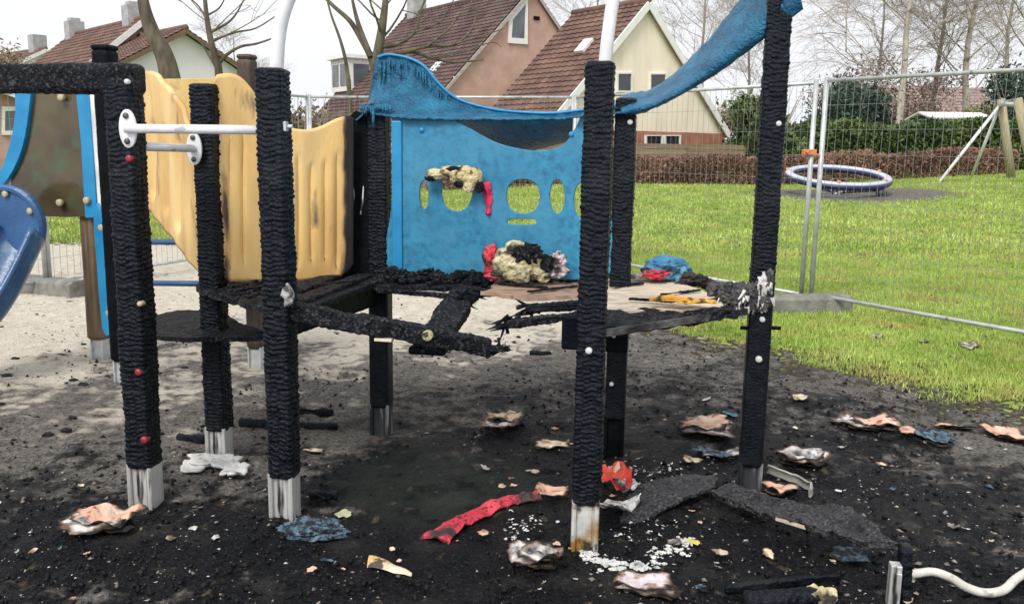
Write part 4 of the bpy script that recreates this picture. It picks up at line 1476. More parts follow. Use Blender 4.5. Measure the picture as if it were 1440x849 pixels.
# white shed on the right
mb = MB()
c = P(1333, 180, 36); z1_ = P(1333, 168, 36).z; gzz = gz1(c.x, 36)
shed = thing('white_shed', 'low white shed behind the green hedge', 'shed', Vector((c.x, c.y, gzz)))
mb.box(Vector((c.x, c.y, (z1_ + gzz) / 2)), (2.2, 2.0, z1_ - gzz)); build('wall', mb, WHITEW, shed)
mb = MB(); mb.add([Vector((c.x + a, c.y + b, z1_ + z)) for a, b, z in ((-1.25, -1.15, 0), (1.25, -1.15, 0), (1.25, 0, .25), (-1.25, 0, .25), (1.25, 1.15, 0), (-1.25, 1.15, 0))], [(0, 1, 2, 3), (3, 2, 4, 5)])
solid(build('roof', mb, WHITEW, shed), .06)
# big brown barn roof among the trees
cbx = P(1320, 130, 62)
barn = thing('barn', 'brown roofed barn half hidden by bare trees', 'barn', Vector((cbx.x, 62, .9)))
mb = MB(); mb.box(Vector((cbx.x, 65, 2.2)), (9, 6, 3.4)); build('wall', mb, BRICKP, barn)
mb = roof_slope(Vector((cbx.x - 4.8, 65, 6.2)), Vector((cbx.x + 4.8, 65, 6.2)), Vector((cbx.x + 4.8, 61.7, 3.6)), Vector((cbx.x - 4.8, 61.7, 3.6)), 12)
build('roof', mb, M('barn_roof', (.30, .21, .19), (.40, .29, .26), 1, .8), barn)
mb = roof_slope(Vector((cbx.x - 4.8, 65, 6.2)), Vector((cbx.x + 4.8, 65, 6.2)), Vector((cbx.x + 4.8, 68.3, 3.6)), Vector((cbx.x - 4.8, 68.3, 3.6)), 12)
build('roof', mb, MATS['barn_roof'], barn)

# ------------------------------------------------------------------ hedges, board fence, trees
def leaf_cloud(n, sampler, size, seed, aspect=1.6):
    rs = np.random.RandomState(seed)
    p_ = sampler(rs, n)
    n = len(p_)
    d1 = rs.randn(n, 3); d1 /= np.linalg.norm(d1, axis=1, keepdims=True)
    d2 = rs.randn(n, 3); d2 -= d1 * (d1 * d2).sum(1, keepdims=True); d2 /= np.linalg.norm(d2, axis=1, keepdims=True)
    s = size * (.6 + .8 * rs.rand(n, 1))
    v = np.stack([p_ - d1 * s * aspect, p_ - d2 * s * .6, p_ + d1 * s * aspect, p_ + d2 * s * .6], 1)
    return v.reshape(-1, 3), np.arange(4 * n).reshape(n, 4)


def hedge(name, label, x0, y0, x1, y1, h_, thick, mat, n, size, seed, cat='hedge', gap=0.0):
    t = thing(name, label, cat, Vector(((x0 + x1) / 2, (y0 + y1) / 2, gz1((x0 + x1) / 2, (y0 + y1) / 2))))
    d = np.array([x1 - x0, y1 - y0]); L_ = np.hypot(*d); d /= L_

    def sam(rs, n):
        s = rs.rand(n) * L_
        q = rs.rand(n) * 2 - 1
        top = h_ * (.80 + .3 * vnoise(s, s * 0 + seed, seed, .9) + .12 * vnoise(s, s * 0, seed + 1, 3))
        zz = rs.rand(n) ** .8 * top
        x = x0 + d[0] * s - d[1] * q * thick / 2; y = y0 + d[1] * s + d[0] * q * thick / 2
        return np.stack([x, y, gz(x, y) + zz], 1)
    v, f = leaf_cloud(n, sam, size, seed)
    org = WORLD0[t.name]
    link('foliage', np_mesh(name, v - np.array(org), f), mat, t, org, kind='stuff')
    mb = MB()
    k = int(L_ / .5)
    rs = np.random.RandomState(seed + 3)
    for i in range(k):
        s = L_ * (i + .5) / k
        x, y = x0 + d[0] * s, y0 + d[1] * s
        z = gz1(x, y)
        for j in range(5):
            mb.tube([Vector((x, y, z - .1)), Vector((x + rs.uniform(-.3, .3), y + rs.uniform(-.2, .2), z + h_ * rs.uniform(.6, .95)))], [.012, .004], 4, False)
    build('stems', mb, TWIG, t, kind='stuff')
    return t


LEAFRED = M('leaf_russet', (.15, .078, .055), (.27, .15, .105), .8, .8, island=.45)
LEAFG = M('leaf_green', (.04, .075, .016), (.10, .14, .03), .7, .6, island=.5)
LEAFY = M('leaf_yellowgreen', (.10, .12, .03), (.19, .20, .06), .7, .6, island=.5)
LEAFD = M('leaf_dark', (.022, .05, .035), (.055, .09, .06), .7, .6, island=.5)
LEAFB = M('leaf_brown', (.20, .155, .09), (.32, .25, .15), .7, .8, island=.4)
hp = lambda px, Y: P(px, 250, Y).x
hedge('beech_hedge', 'russet bare beech hedge along the back of the lawn', hp(600, 25.2), 25.2, hp(1420, 29), 29.0, .85, .7, LEAFRED, 26000, .035, 4)
hedge('green_hedge', 'clipped green hedge above the russet beech hedge', hp(1085, 30), 30.0, hp(1480, 32), 32.0, 1.75, 1.4, LEAFG, 30000, .055, 5)
hedge('hedge_strip', 'low green hedge behind the blue slide on the left', -14, 17, -4.5, 19.5, .5, .7, LEAFG, 7000, .04, 9)

# horizontal board fence with posts
bf_ = thing('board_fence', 'weathered brown fence of horizontal boards in front of the cream house', 'fence', Vector((hp(965, 27), 27, .45)))
xa, xb = hp(560, 27), hp(1040, 27.6)
nseg = 6
for i in range(nseg + 1):
    x = xa + (xb - xa) * i / nseg
    z = gz1(x, 27)
    mb = MB(); mb.box(Vector((x, 27.3, z + .62)), (.1, .1, 1.0)); build('post', mb, OLDWOOD, bf_)
bmesh_board = MB(); bmesh_board.box((0, 0, 0), ((xb - xa) / nseg - .02, .03, .145))
bme = bmesh_board.mesh('board', Vector((0, 0, 0)))
bmat = [M('board_a', (.15, .105, .06), (.22, .165, .10), 3, .85, .2, 30, stretch=(.5, 1, 5)), M('board_b', (.14, .10, .065), (.22, .165, .11), 3, .85, .2, 30, stretch=(.5, 1, 5)), M('board_c', (.17, .14, .07), (.25, .205, .11), 3, .85, .2, 30, stretch=(.5, 1, 5))]
for i in range(nseg):
    for k in range(7):
        x = xa + (xb - xa) * (i + .5) / nseg
        me = bme
        o = bpy.data.objects.new('board', bme.copy() if (i < 1) else bme)
        COL.objects.link(o)
        o.data.materials.clear() if i < 1 else None
        if not o.data.materials:
            o.data.materials.append(bmat[1])
        o.material_slots[0].link = 'OBJECT'
        o.material_slots[0].material = bmat[R.randrange(3)]
        o.parent = bf_
        z = gz1(x, 27.25)
        o.location = Vector((x, 27.24 + R.uniform(-.006, .006), z + .12 + k * .165)) - WORLD0[bf_.name]
        o.rotation_euler = (0, R.uniform(-.004, .004), 0)


# bare trees -------------------------------------------------------
def grow(mb_l, mb_t, p, d, L_, r_, lvl, rnd, up_, droop, kids, spread):
    """recursive branch; thick ones go to mb_l, thin ones to mb_t"""
    n = 4 if lvl > 1 else 3
    pts, rad = [p.copy()], [r_]
    for i in range(n):
        d = (d + Vector((rnd.uniform(-1, 1), rnd.uniform(-1, 1), rnd.uniform(-.6, .8))) * .16 + Vector((0, 0, up_ if lvl > 1 else up_ - droop)) * .12).normalized()
        p = p + d * L_ / n
        pts.append(p.copy()); rad.append(r_ * (1 - .55 * (i + 1) / n))
    (mb_l if r_ > .022 else mb_t).tube(pts, rad, 8 if r_ > .08 else (5 if r_ > .022 else 3), False)
    if lvl <= 0:
        return
    for k in range(kids[lvl]):
        t = rnd.uniform(.3, 1.0) if k else 1.0
        i = min(n - 1, int(t * n)); q = pts[i].lerp(pts[i + 1], t * n - i) if t < 1 else pts[-1]
        axis_ = Vector((rnd.uniform(-1, 1), rnd.uniform(-1, 1), rnd.uniform(-.3, .3))).normalized()
        nd = (d.lerp(axis_, spread * rnd.uniform(.6, 1.2))).normalized()
        grow(mb_l, mb_t, q, nd, L_ * rnd.uniform(.55, .8), max(.0055, r_ * (.42 if k else .5) * rnd.uniform(.8, 1.2)), lvl - 1, rnd, up_, droop, kids, spread)


def bare_tree(name, label, px, Y, h_, r_, seed, mat=BARKG, tw=TWIG, droop=.6, lean=0.0, lvls=4, kids=None, limbs=16, crown0=.25, spread=.6, group=None, grp_thin=.012, trunk_px=None, limb_len=.32):
    rnd = random.Random(seed)
    x = P(px, 220, Y).x
    z = gz1(x, Y)
    t = thing(name, label, 'tree', Vector((x, Y, z)), group)
    ml, mt = MB(), MB()
    pts, rad = [], []
    n = 9
    p = Vector((x, Y, z - .15)); wob = Vector((0, 0, 0))
    if trunk_px:
        pts = catmull([P(a, b, Y) for a, b in trunk_px], 4)
        pts = [Vector((pts[0].x, pts[0].y, z - .15))] + pts
        Lp = len(pts)
        rad = [r_ * (1 - .75 * i / (Lp - 1)) for i in range(Lp)]
    else:
        for i in range(n + 1):
            q = i / n
            wob += Vector((rnd.uniform(-1, 1), rnd.uniform(-1, 1), 0)) * h_ * .012
            pts.append(p + Vector((lean * h_ * q, 0, h_ * q)) + wob); rad.append(r_ * (1 - .9 * q) + .012)
    ml.tube(pts, rad, 10, False)
    kids = kids or {4: 3, 3: 4, 2: 4, 1: 4, 0: 0}
    for k in range(limbs):
        q = crown0 + (1 - crown0) * (k + rnd.random() * .8) / limbs
        i = min(len(pts) - 2, int(q * (len(pts) - 1))); fr = min(1, q * (len(pts) - 1) - i)
        s = pts[i].lerp(pts[i + 1], fr)
        a = rnd.uniform(0, 2 * PI)
        d = Vector((math.cos(a), math.sin(a), rnd.uniform(.3, .9))).normalized()
        grow(ml, mt, s, d, h_ * limb_len * (1.1 - .6 * q) * rnd.uniform(.7, 1.1), max(.012, rad[i] * .30), lvls - 1, rnd, .5, droop, kids, spread)
    build('trunk', ml, mat, t, smooth=True)
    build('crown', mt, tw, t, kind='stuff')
    return t


K3 = {3: 5, 2: 6, 1: 6, 0: 0}
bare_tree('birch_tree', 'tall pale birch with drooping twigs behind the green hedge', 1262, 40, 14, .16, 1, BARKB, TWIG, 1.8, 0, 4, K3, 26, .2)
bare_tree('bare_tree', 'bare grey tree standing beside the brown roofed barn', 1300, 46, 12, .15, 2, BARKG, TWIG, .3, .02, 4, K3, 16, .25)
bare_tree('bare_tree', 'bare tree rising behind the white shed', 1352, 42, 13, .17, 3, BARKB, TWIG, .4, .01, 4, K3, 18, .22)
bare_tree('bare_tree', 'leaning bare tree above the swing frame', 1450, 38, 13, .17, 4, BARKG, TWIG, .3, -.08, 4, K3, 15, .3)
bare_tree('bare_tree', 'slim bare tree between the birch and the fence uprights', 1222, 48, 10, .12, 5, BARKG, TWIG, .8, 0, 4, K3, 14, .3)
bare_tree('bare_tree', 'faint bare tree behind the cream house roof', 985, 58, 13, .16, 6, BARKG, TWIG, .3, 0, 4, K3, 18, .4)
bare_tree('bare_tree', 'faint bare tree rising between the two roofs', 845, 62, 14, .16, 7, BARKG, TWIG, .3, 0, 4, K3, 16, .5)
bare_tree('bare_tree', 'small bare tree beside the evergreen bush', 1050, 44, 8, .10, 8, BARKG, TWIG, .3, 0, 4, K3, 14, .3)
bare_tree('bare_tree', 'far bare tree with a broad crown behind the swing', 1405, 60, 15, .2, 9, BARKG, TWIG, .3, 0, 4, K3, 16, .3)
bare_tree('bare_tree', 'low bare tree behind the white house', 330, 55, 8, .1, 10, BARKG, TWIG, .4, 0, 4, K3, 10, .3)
# near trees with mossy bark, left
K2 = {3: 3, 2: 3, 1: 3, 0: 0}
bare_tree('mossy_tree', 'thick mossy bare trunk bending behind the yellow panel', 244, 14.5, 7, .20, 21, BARK, TWIGM, .2, 0, 3, K2, 5, .75, trunk_px=[(246, 200), (243, 140), (238, 104), (230, 76), (216, 50), (207, 26), (201, 0), (196, -40), (190, -90)], limb_len=.25)
tr = bare_tree('mossy_tree', 'slender mossy bare tree with arching branches behind the yellow panel', 312, 15.5, 7, .085, 22, BARK, TWIGM, .2, 0, 3, K2, 7, .45, trunk_px=[(313, 200), (309, 130), (307, 95), (300, 72), (294, 45), (290, 18), (287, -15), (283, -60)], limb_len=.2)
mb = MB()
for pts, r_ in (([(308, 90), (318, 78), (338, 66), (360, 62), (384, 54)], .035), ([(306, 98), (296, 82), (284, 62), (262, 45)], .028), ([(295, 46), (318, 34), (332, 20), (345, -4)], .026), ([(297, 58), (330, 46), (360, 40), (392, 20)], .022),
                ([(291, 22), (308, 12), (318, -6)], .02), ([(292, 30), (280, 10), (265, -4)], .02)):
    q = catmull([P(a, b, 15.5 + .02 * i) for i, (a, b) in enumerate(pts)], 4)
    mb.tube(q, [r_ * (1 - .6 * i / (len(q) - 1)) for i in range(len(q))], 7, False)
build('branch', mb, BARK, tr, smooth=True)
tr = bare_tree('mossy_tree', 'many stemmed mossy bare tree in front of the brick house roof', 528, 19, 8, .16, 23, BARK, TWIGM, .2, 0, 3, K2, 8, .5, trunk_px=[(532, 200), (530, 150), (529, 110), (531, 80), (536, 48), (540, 20), (543, -10), (546, -60)], limb_len=.26)
mb = MB()
for pts, r_ in (([(529, 112), (522, 82), (508, 55), (492, 30), (470, 10), (452, -8)], .085), ([(521, 80), (508, 46), (500, 20), (494, -8)], .07), ([(490, 112), (486, 85), (478, 55), (466, 22), (458, -8)], .045),
                ([(530, 92), (552, 76), (580, 74), (606, 82), (640, 88), (680, 84)], .05), ([(533, 66), (560, 62), (584, 45), (590, 20), (600, -5)], .05), ([(560, 76), (600, 66), (640, 62), (664, 40), (672, 8)], .045),
                ([(545, 84), (575, 92), (600, 98), (625, 108)], .03), ([(600, 66), (630, 42), (650, 20), (690, 4)], .03), ([(640, 62), (680, 50), (710, 40)], .022), ([(585, 45), (620, 30), (640, -4)], .028), ([(606, 82), (650, 74), (690, 60), (705, 66)], .02)):
    q = catmull([P(a, b, 19 + .05 * i) for i, (a, b) in enumerate(pts)], 4)
    mb.tube(q, [r_ * (1 - .65 * i / (len(q) - 1)) for i in range(len(q))], 7, False)
mb.tube([P(490, 112, 19), P(492, 150, 19), P(496, 200, 19)], .05, 7, False)
build('branch', mb, BARK, tr, smooth=True)


def bush(name, label, px, Y, w_, h_, mat, n, size, seed, cat='bush', cone=0.0, twigs=True):
    x = P(px, 220, Y).x; z = gz1(x, Y)
    t = thing(name, label, cat, Vector((x, Y, z)))

    def sam(rs, n):
        cl = rs.rand(26, 3) * 2 - 1
        k = rs.randint(0, 26, n)
        q = cl[k] * .75 + rs.randn(n, 3) * .17
        zz = np.clip((q[:, 2] + 1) / 2, 0.02, 1.1)
        sc_ = 1 - cone * zz
        return np.stack([x + q[:, 0] * w_ / 2 * sc_, Y + q[:, 1] * w_ / 2 * sc_, z + zz * h_], 1)
    v, f = leaf_cloud(n, sam, size, seed)
    org = WORLD0[t.name]
    link('crown', np_mesh(name, v - np.array(org), f), mat, t, org, kind='stuff')
    rnd = random.Random(seed); mb = MB()
    for j in range(30):
        a = rnd.uniform(0, 2 * PI)
        mb.tube([Vector((x, Y, z - .1)), Vector((x + math.cos(a) * w_ * .2, Y + math.sin(a) * w_ * .2, z + h_ * .45)), Vector((x + math.cos(a) * w_ * .45, Y + math.sin(a) * w_ * .45, z + h_ * rnd.uniform(.6, 1.05)))], [.04, .02, .006], 4, False)
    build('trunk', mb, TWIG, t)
    return t


bush('evergreen_bush', 'round evergreen bush beside the cream house', 1070, 29, 2.6, 2.9, LEAFG, 9000, .06, 31)
bush('evergreen_bush', 'dark conifer bush above the hedge next to the fence uprights', 1195, 36, 3.2, 3.6, LEAFD, 9000, .07, 32)
bush('brown_thicket', 'brown leafless thicket behind the hedge', 1240, 44, 6.5, 5.0, M('twig_leaf', (.19, .125, .105), (.30, .21, .18), .7, .9, island=.4), 16000, .05, 33)
bush('conifer', 'dark blue green conifer behind the swing frame', 1432, 33, 3.2, 3.9, LEAFD, 12000, .06, 34, 'conifer', .2)
bush('brown_thicket', 'pale brown bush at the corner of the cream house', 1030, 36, 2.5, 3.0, LEAFB, 4000, .05, 35)
bush('dry_bush', 'straw coloured bush behind the yellow panel and the fence', 420, 17, 1.5, 2.2, LEAFB, 6000, .035, 36)
bush('green_bush', 'yellow green bush behind the hedge beside the white shed', 1400, 37, 4.5, 2.6, LEAFY, 8000, .06, 37)
bush('far_bush', 'low dark bush at the foot of the far house', 8, 50, 4, 6.5, LEAFB, 4000, .08, 38)

# ------------------------------------------------------------------ debris
def gfloor(x, y):
    return gz1(x, y)


def scrap(name, label, cat, px, py, wpx, hpx, mat, seed, ang=0.0, crumple=.03, curl=.03, jag=.22, group=None, rings=9, sect=40, z=None, thick=.0025):
    c = G(px, py, z or 0)
    dist = (c - Vector((0, 0, CAMH))).length
    a = wpx / FPX * dist / 2
    b = hpx / FPX * dist / 2 / max(.25, (CAMH - (z or 0)) / dist)
    b = min(b, a * 1.6)
    a, b = a * .8, b * .72
    mb = MB(); rn = random.Random(seed); nl = 3 if wpx > 60 else 2 if wpx > 30 else 1
    for q in range(nl):                       # several burnt leaves on top of each other
        k = (.86, 1, .9)[q]
        sheet(mb, c + Vector((rn.uniform(-.3, .3) * a * (q > 0), rn.uniform(-.3, .3) * b * (q > 0), 0)), a * k, b * k, ang + rn.uniform(-.5, .5) * (q > 0), seed + q * 7, crumple * (.3 + .25 * q), curl * .3, rings, sect, jag * .6,
              gfloor if z is None else None, (0 if nl == 1 else (1, 0)[q] if nl == 2 else (1, 2, 0)[q]), .003 + .004 * q)
    o = build(name, mb, [mat, PAP_DARK, PAP_WHITE], smooth=False)
    at_ = o.data.attributes.new('rim', 'FLOAT', 'POINT')
    at_.data.foreach_set('value', [((i // sect) % (rings + 1)) / rings for i in range(len(o.data.vertices))])
    solid(o, thick, 1)
    tag(o, label, cat, group)
    return o


PAP_PEACH = M('paper_peach', (.56, .31, .21), (.66, .50, .39), 9, .8, .3, 40, spots=(22, .62, (.40, .07, .06), .04), spots2=(13, .58, (.035, .03, .03), .08), edge=1.36)
PAP_WHITE = M('paper_white', (.55, .52, .49), (.70, .68, .66), 12, .8, .4, 40, spots=(30, .55, (.22, .21, .24), .06), spots2=(12, .56, (.03, .03, .03), .08), edge=1.36)
PAP_DARK = M('paper_scorched', (.03, .025, .02), (.12, .095, .075), 12, .85, .3, 40, spots=(14, .5, (.02, .018, .017), .1), edge=1.3)
PAP_TAN = M('paper_tan', (.58, .48, .32), (.70, .62, .46), 9, .8, .3, 40, spots=(16, .58, (.25, .16, .09), .06), spots2=(14, .60, (.03, .03, .03), .08), edge=1.38)
RAG_RED = M('plastic_red', (.50, .02, .045), (.62, .06, .09), 12, .6, .5, 60, spots=(38, .58, (.10, .015, .02), .04), spots2=(11, .60, (.03, .025, .025), .06))
RAG_BLUE = M('rag_blue', (.05, .11, .17), (.15, .24, .31), 30, .85, .9, 90, spots=(40, .50, (.012, .015, .02), .08))
MELTW = M('melt_white', (.50, .50, .48), (.64, .64, .62), 10, .7, .3, 50, spots=(16, .66, (.12, .12, .12), .08))
ASHW = M('ash_white', (.50, .49, .48), (.66, .65, .64), 20, .95, .6, 60, spots=(24, .60, (.05, .05, .05), .05))
TOYY = M('toy_plush', (.48, .42, .22), (.66, .60, .40), 18, .95, .6, 60, spots=(14, .54, (.035, .03, .025), .07), spots2=(9, .64, (.30, .36, .14), .05))

scrap('burnt_paper', 'peach and red scrap of burnt paper beside the foot of the grab rail post', 'paper', 142, 746, 105, 34, PAP_PEACH, 1, .15, .05, .03, .4)
for px, py, w_, h_ in ((303, 658, 70, 15), (325, 672, 34, 16)):
    pass
mb = MB()
for px, py, w_, h_, s in ((300, 657, 62, 12, 2), (276, 664, 34, 12, 3), (331, 671, 30, 17, 4), (318, 662, 34, 14, 5)):
    c = G(px, py); d = (c - Vector((0, 0, CAMH))).length
    sheet(mb, c, w_ / FPX * d / 2, h_ / FPX * d / 2 / .33, 0, s, .012, 0, 7, 26, .25, gfloor, lift=.012)
tag(solid(build('melted_plastic', mb, MELTW, smooth=True), .01, 1), 'white puddle of melted plastic round the middle post foot', 'melted plastic')
c = G(440, 747); mb = MB(); lumpy(mb, c + Vector((0, 0, .008)), (.115, .07, .034), 5, .35, 2.2, 5, floor=-.01)
tag(build('melted_lump', mb, RAG_BLUE), 'blue crusty melted lump in front of a white post foot', 'melted plastic')
scrap('leaf_scrap', 'small green curled scrap beside the blue lump', 'scrap', 482, 723, 30, 11, M('scrap_green', (.34, .36, .20), (.5, .5, .33), 12, .8), 6, .6, .02, .02, .2)
mb = MB()
c0, c1 = G(519, 793), G(579, 810)
rows = []
for i in range(15):
    t = i / 14; p_ = c0.lerp(c1, t); wd = .034 * (1 - t) ** .6 + .004
    p_.z = gz1(p_.x, p_.y) + .004
    rows.append([p_ + Vector((0, -wd + 2 * wd * k / 6, .022 * math.sin(PI * k / 6) * (1 - t * .6) + .004)) for k in range(7)])
mb.grid(rows)
tag(solid(build('peel', mb, M('peel_yellow', (.55, .36, .10), (.60, .52, .42), 8, .6, .2, 40, spots=(20, .62, (.06, .04, .03)))), .004, 0), 'curled yellow and grey peel lying on the black ground', 'peel')
# red strip
mid_ = [(611, 762), (628, 748), (655, 732), (690, 716), (725, 706), (757, 701)]
mb = MB(); rows = []
cc = catmull([G(*p_) for p_ in mid_], 7)
for i, p_ in enumerate(cc):
    t = i / (len(cc) - 1)
    tn = (cc[min(i + 1, len(cc) - 1)] - cc[max(i - 1, 0)]).normalized(); sdv = Vector((-tn.y, tn.x, 0))
    wd = .038 + .02 * max(0, 1 - t * 4) + .006 * noise.noise(Vector((i * .4, 0, 3)))
    zb = gz1(p_.x, p_.y) + .012
    rows.append([p_ + sdv * (wd * (k / 4 - 1)) + Vector((0, 0, zb + .015 * math.sin(PI * k / 8) + .010 * noise.noise(Vector((i * .5, k * .7, 1))))) for k in range(9)])
mb.grid(rows)
tag(solid(build('plastic_strip', mb, RAG_RED, smooth=False), .008, 0), 'curved red plastic strip spotted with burns on the ground', 'plastic strip')
scrap('burnt_paper', 'pink grey rolled scrap touching the red plastic strip', 'paper', 773, 697, 56, 14, PAP_PEACH, 8, .1, .045, .02, .25)
scrap('burnt_paper', 'small pale pink scrap under the red plastic strip', 'paper', 680, 751, 22, 13, PAP_PEACH, 9, .3, .02, .02, .3)
scrap('burnt_paper', 'crumpled charred grey newspaper in front of the rusty post foot', 'paper', 756, 795, 84, 36, PAP_WHITE, 10, -.2, .06, .05, .2)
scrap('burnt_paper', 'pale printed paper at the very front below the white crumbs', 'paper', 912, 838, 104, 34, M('paper_lilac', (.56, .48, .50), (.68, .62, .64), 9, .8, .3, 40, spots=(24, .56, (.28, .18, .15), .06), spots2=(11, .60, (.04, .035, .035), .08), edge=1.36), 11, -.35, .035, .03, .18)
mb = MB()
for j in range(190):
    t = R.random()
    px = 815 + 160 * t; py = 778 + 24 * math.sin(PI * min(1, t * 1.15)) * (1 if t < .8 else .7) + R.gauss(0, 4) + (R.uniform(-18, 2) if t > .6 else 0)
    c = G(px, py); c.z = gz1(c.x, c.y) + .004
    s = R.uniform(.002, .0095)
    lumpy(mb, c, (s * 1.3, s, s * .6), j, .8, 1.6, 2)
o = build('plaster_crumbs', mb, MELTW, kind='stuff'); tag(o, 'white crumbs lying in an arc by the rusty post foot', 'rubble')
mb = MB()
for j in range(150):
    px, py = (R.gauss(730, 16), R.gauss(748, 11)) if j < 55 else (R.gauss(880, 36), R.gauss(752, 13)) if j < 85 else (R.gauss(910, 30), R.gauss(665, 8))
    c = G(px, py)
    s = R.uniform(.002, .009)
    sheet(mb, c, s, s * .8, R.random() * 6, j, .008, .006, 2, 9, .4, gfloor)
o = build('ash_patch', mb, ASHW, kind='stuff'); tag(o, 'loose white ash flakes scattered by the red strip and rusty foot', 'ash')
# red and white cloth behind D
mb = MB()
for j, (px, py, w_, h_, mi, hz_) in enumerate(((862, 694, 40, 34, 0, .06), (878, 702, 34, 14, 1, .06), (868, 722, 26, 24, 1, .03), (850, 684, 24, 20, 2, .05))):
    c = G(px, py); d = (c - Vector((0, 0, CAMH))).length
    sheet(mb, c, w_ / FPX * d / 2, h_ / FPX * d / 2 / .45, j * .7, 40 + j, hz_, .05, 8, 28, .3, gfloor, mi)
tag(solid(build('burnt_cloth', mb, [M('cloth_red', (.50, .02, .02), (.6, .09, .05), 9, .9, .4, 40), PAP_WHITE, PAP_PEACH]), .004, 1), 'crumpled red and white cloth behind the rusty post foot', 'cloth')
LST = [('burnt_paper', 'curled tan and grey paper on the ash below the deck', 712, 600, 66, 24, PAP_TAN, 12, .1, .05), ('burnt_paper', 'flat cream paper scrap beside the curled tan paper', 772, 627, 60, 13, PAP_TAN, 13, 0, .02),
       ('burnt_paper', 'folded peach edged paper left of the leaning post foot', 985, 607, 88, 30, PAP_PEACH, 14, -.05, .035), ('burnt_paper', 'peach and red paper lying where the ash meets the grass', 1222, 603, 84, 22, PAP_PEACH, 15, -.2, .035),
       ('burnt_paper', 'narrow pale peach paper beside the blue rag', 1288, 615, 46, 12, PAP_PEACH, 16, -.3, .03), ('burnt_paper', 'flat pinkish scrap at the edge of the grass', 1343, 605, 50, 12, PAP_PEACH, 17, 0, .02),
       ('burnt_paper', 'crumpled white and peach paper at the grass edge', 1420, 616, 50, 24, PAP_PEACH, 18, .3, .05), ('burnt_book', 'half burnt white book right of the leaning post foot', 1127, 650, 84, 22, PAP_WHITE, 19, 0, .05),
       ('burnt_paper', 'tan and white torn paper at the foot of the leaning post', 1093, 690, 48, 22, PAP_PEACH, 20, .2, .04), ('burnt_paper', 'small white brown scrap right of the leaning post', 1125, 563, 28, 18, PAP_TAN, 22, 0, .05),
       ('burnt_paper', 'small tan scrap on the black sheet left of the leaning post', 973, 652, 26, 22, PAP_TAN, 24, 1, .05), ('leaf_scrap', 'bright yellow leaf shaped scrap near the white crumbs', 973, 765, 28, 9, M('scrap_yellow', (.6, .5, .06), (.7, .6, .2), 9, .7), 25, -.4, .012),
       ('burnt_paper', 'pale scrap beside the yellow leaf shaped scrap', 948, 768, 26, 14, PAP_WHITE, 26, 0, .02), ('burnt_paper', 'charred curled scrap under the edge of the fallen panel', 1013, 781, 28, 16, PAP_TAN, 27, 0, .04),
       ('burnt_paper', 'cream crumpled scrap beneath the fallen panel', 1081, 779, 20, 16, PAP_TAN, 28, 0, .04), ('burnt_paper', 'grey paper scrap on the open black ground to the right', 1340, 745, 22, 8, PAP_WHITE, 29, 0, .02),
       ('burnt_paper', 'pale stick shaped scrap right of a white post foot', 440, 638, 32, 7, PAP_TAN, 30, 0, .02), ('burnt_paper', 'tiny white scrap on the black ground by the peach paper', 272, 749, 16, 7, MELTW, 31, 0, .015),
       ('burnt_paper', 'torn pale scrap right of the white book', 1240, 656, 18, 9, PAP_TAN, 32, 0, .03), ('rag', 'blue grey rag lying between the peach papers', 1318, 624, 44, 22, RAG_BLUE, 33, .3, .05),
       ('rag', 'small blue scrap left of the leaning post', 1027, 585, 26, 10, M('rag_sky', (.05, .20, .28), (.1, .28, .36), 20, .8, .3, 40, spots=(20, .5, (.02, .03, .04), .08)), 34, 0, .02), ('rag', 'blue streaked rag in front of the fallen panel', 1188, 780, 50, 26, RAG_BLUE, 35, -.5, .02),
       ('rag', 'faint blue smear of cloth left of the white book', 1010, 640, 70, 12, RAG_BLUE, 36, -.15, .012), ('burnt_paper', 'pale stone like scrap on the grass near the fence block', 1230, 474, 26, 6, PAP_WHITE, 37, 0, .03),
       ('burnt_paper', 'whitish scrap on the grass below the fence rail', 1362, 487, 28, 12, PAP_WHITE, 38, 0, .05), ('burnt_paper', 'grey scrap on the grass between two whitish ones', 1300, 481, 22, 6, PAP_WHITE, 39, 0, .03),
       ('burnt_paper', 'small grey scrap lowest on the grass', 1342, 501, 20, 8, PAP_WHITE, 41, 0, .03)]
for nm, lb, px, py, w_, h_, mt, sd_, an, cr_ in LST:
    scrap(nm, lb, 'book' if 'book' in nm else 'rag' if nm == 'rag' else 'scrap' if nm == 'leaf_scrap' else 'paper', px, py, w_, h_, mt, sd_, an, cr_, cr_ * .8, .28)
for gi, (mt, nn_, sd_) in enumerate(((PAP_PEACH, 26, 1), (PAP_TAN, 20, 2), (PAP_WHITE, 30, 3), (RAG_BLUE, 12, 4))):
    rn = random.Random(90 + sd_); mb = MB()
    for j in range(nn_):
        px, py = rn.uniform(640, 1430), rn.uniform(560, 845)
        if rn.random() < .25:
            px = rn.uniform(0, 640); py = rn.uniform(640, 845)
        s = .004 + .015 * rn.random() ** 2
        sheet(mb, G(px, py), s * rn.uniform(.8, 1.6), s, rn.random() * 6, j + sd_ * 50, .006, .006, 3, 12, .3, gfloor)
    o = build('paper_flakes', mb, mt, kind='stuff')
    tag(solid(o, .0012, 1), ('peach', 'tan', 'white', 'blue')[gi] + ' burnt flakes scattered over the black ground', 'flakes')
# grey curled hoop beside E
mb = MB(); rows = []
pts = catmull([G(*p_) for p_ in ((1078, 662), (1100, 668), (1122, 676), (1136, 688), (1138, 702))], 6)
for p_ in pts:
    p_.z = gz1(p_.x, p_.y)
    rows.append([p_ + Vector((0, 0, .005 + .04 * k / 4)) + Vector((.008 * math.sin(PI * k / 4), -.012 * k / 4, 0)) for k in range(5)])
mb.grid(rows)
tag(solid(build('bent_hoop', mb, M('hoop_grey', (.22, .22, .19), (.36, .36, .32), 10, .6, .2, 50)), .008, 0), 'grey bent hoop strip at the foot of the leaning post', 'hoop')
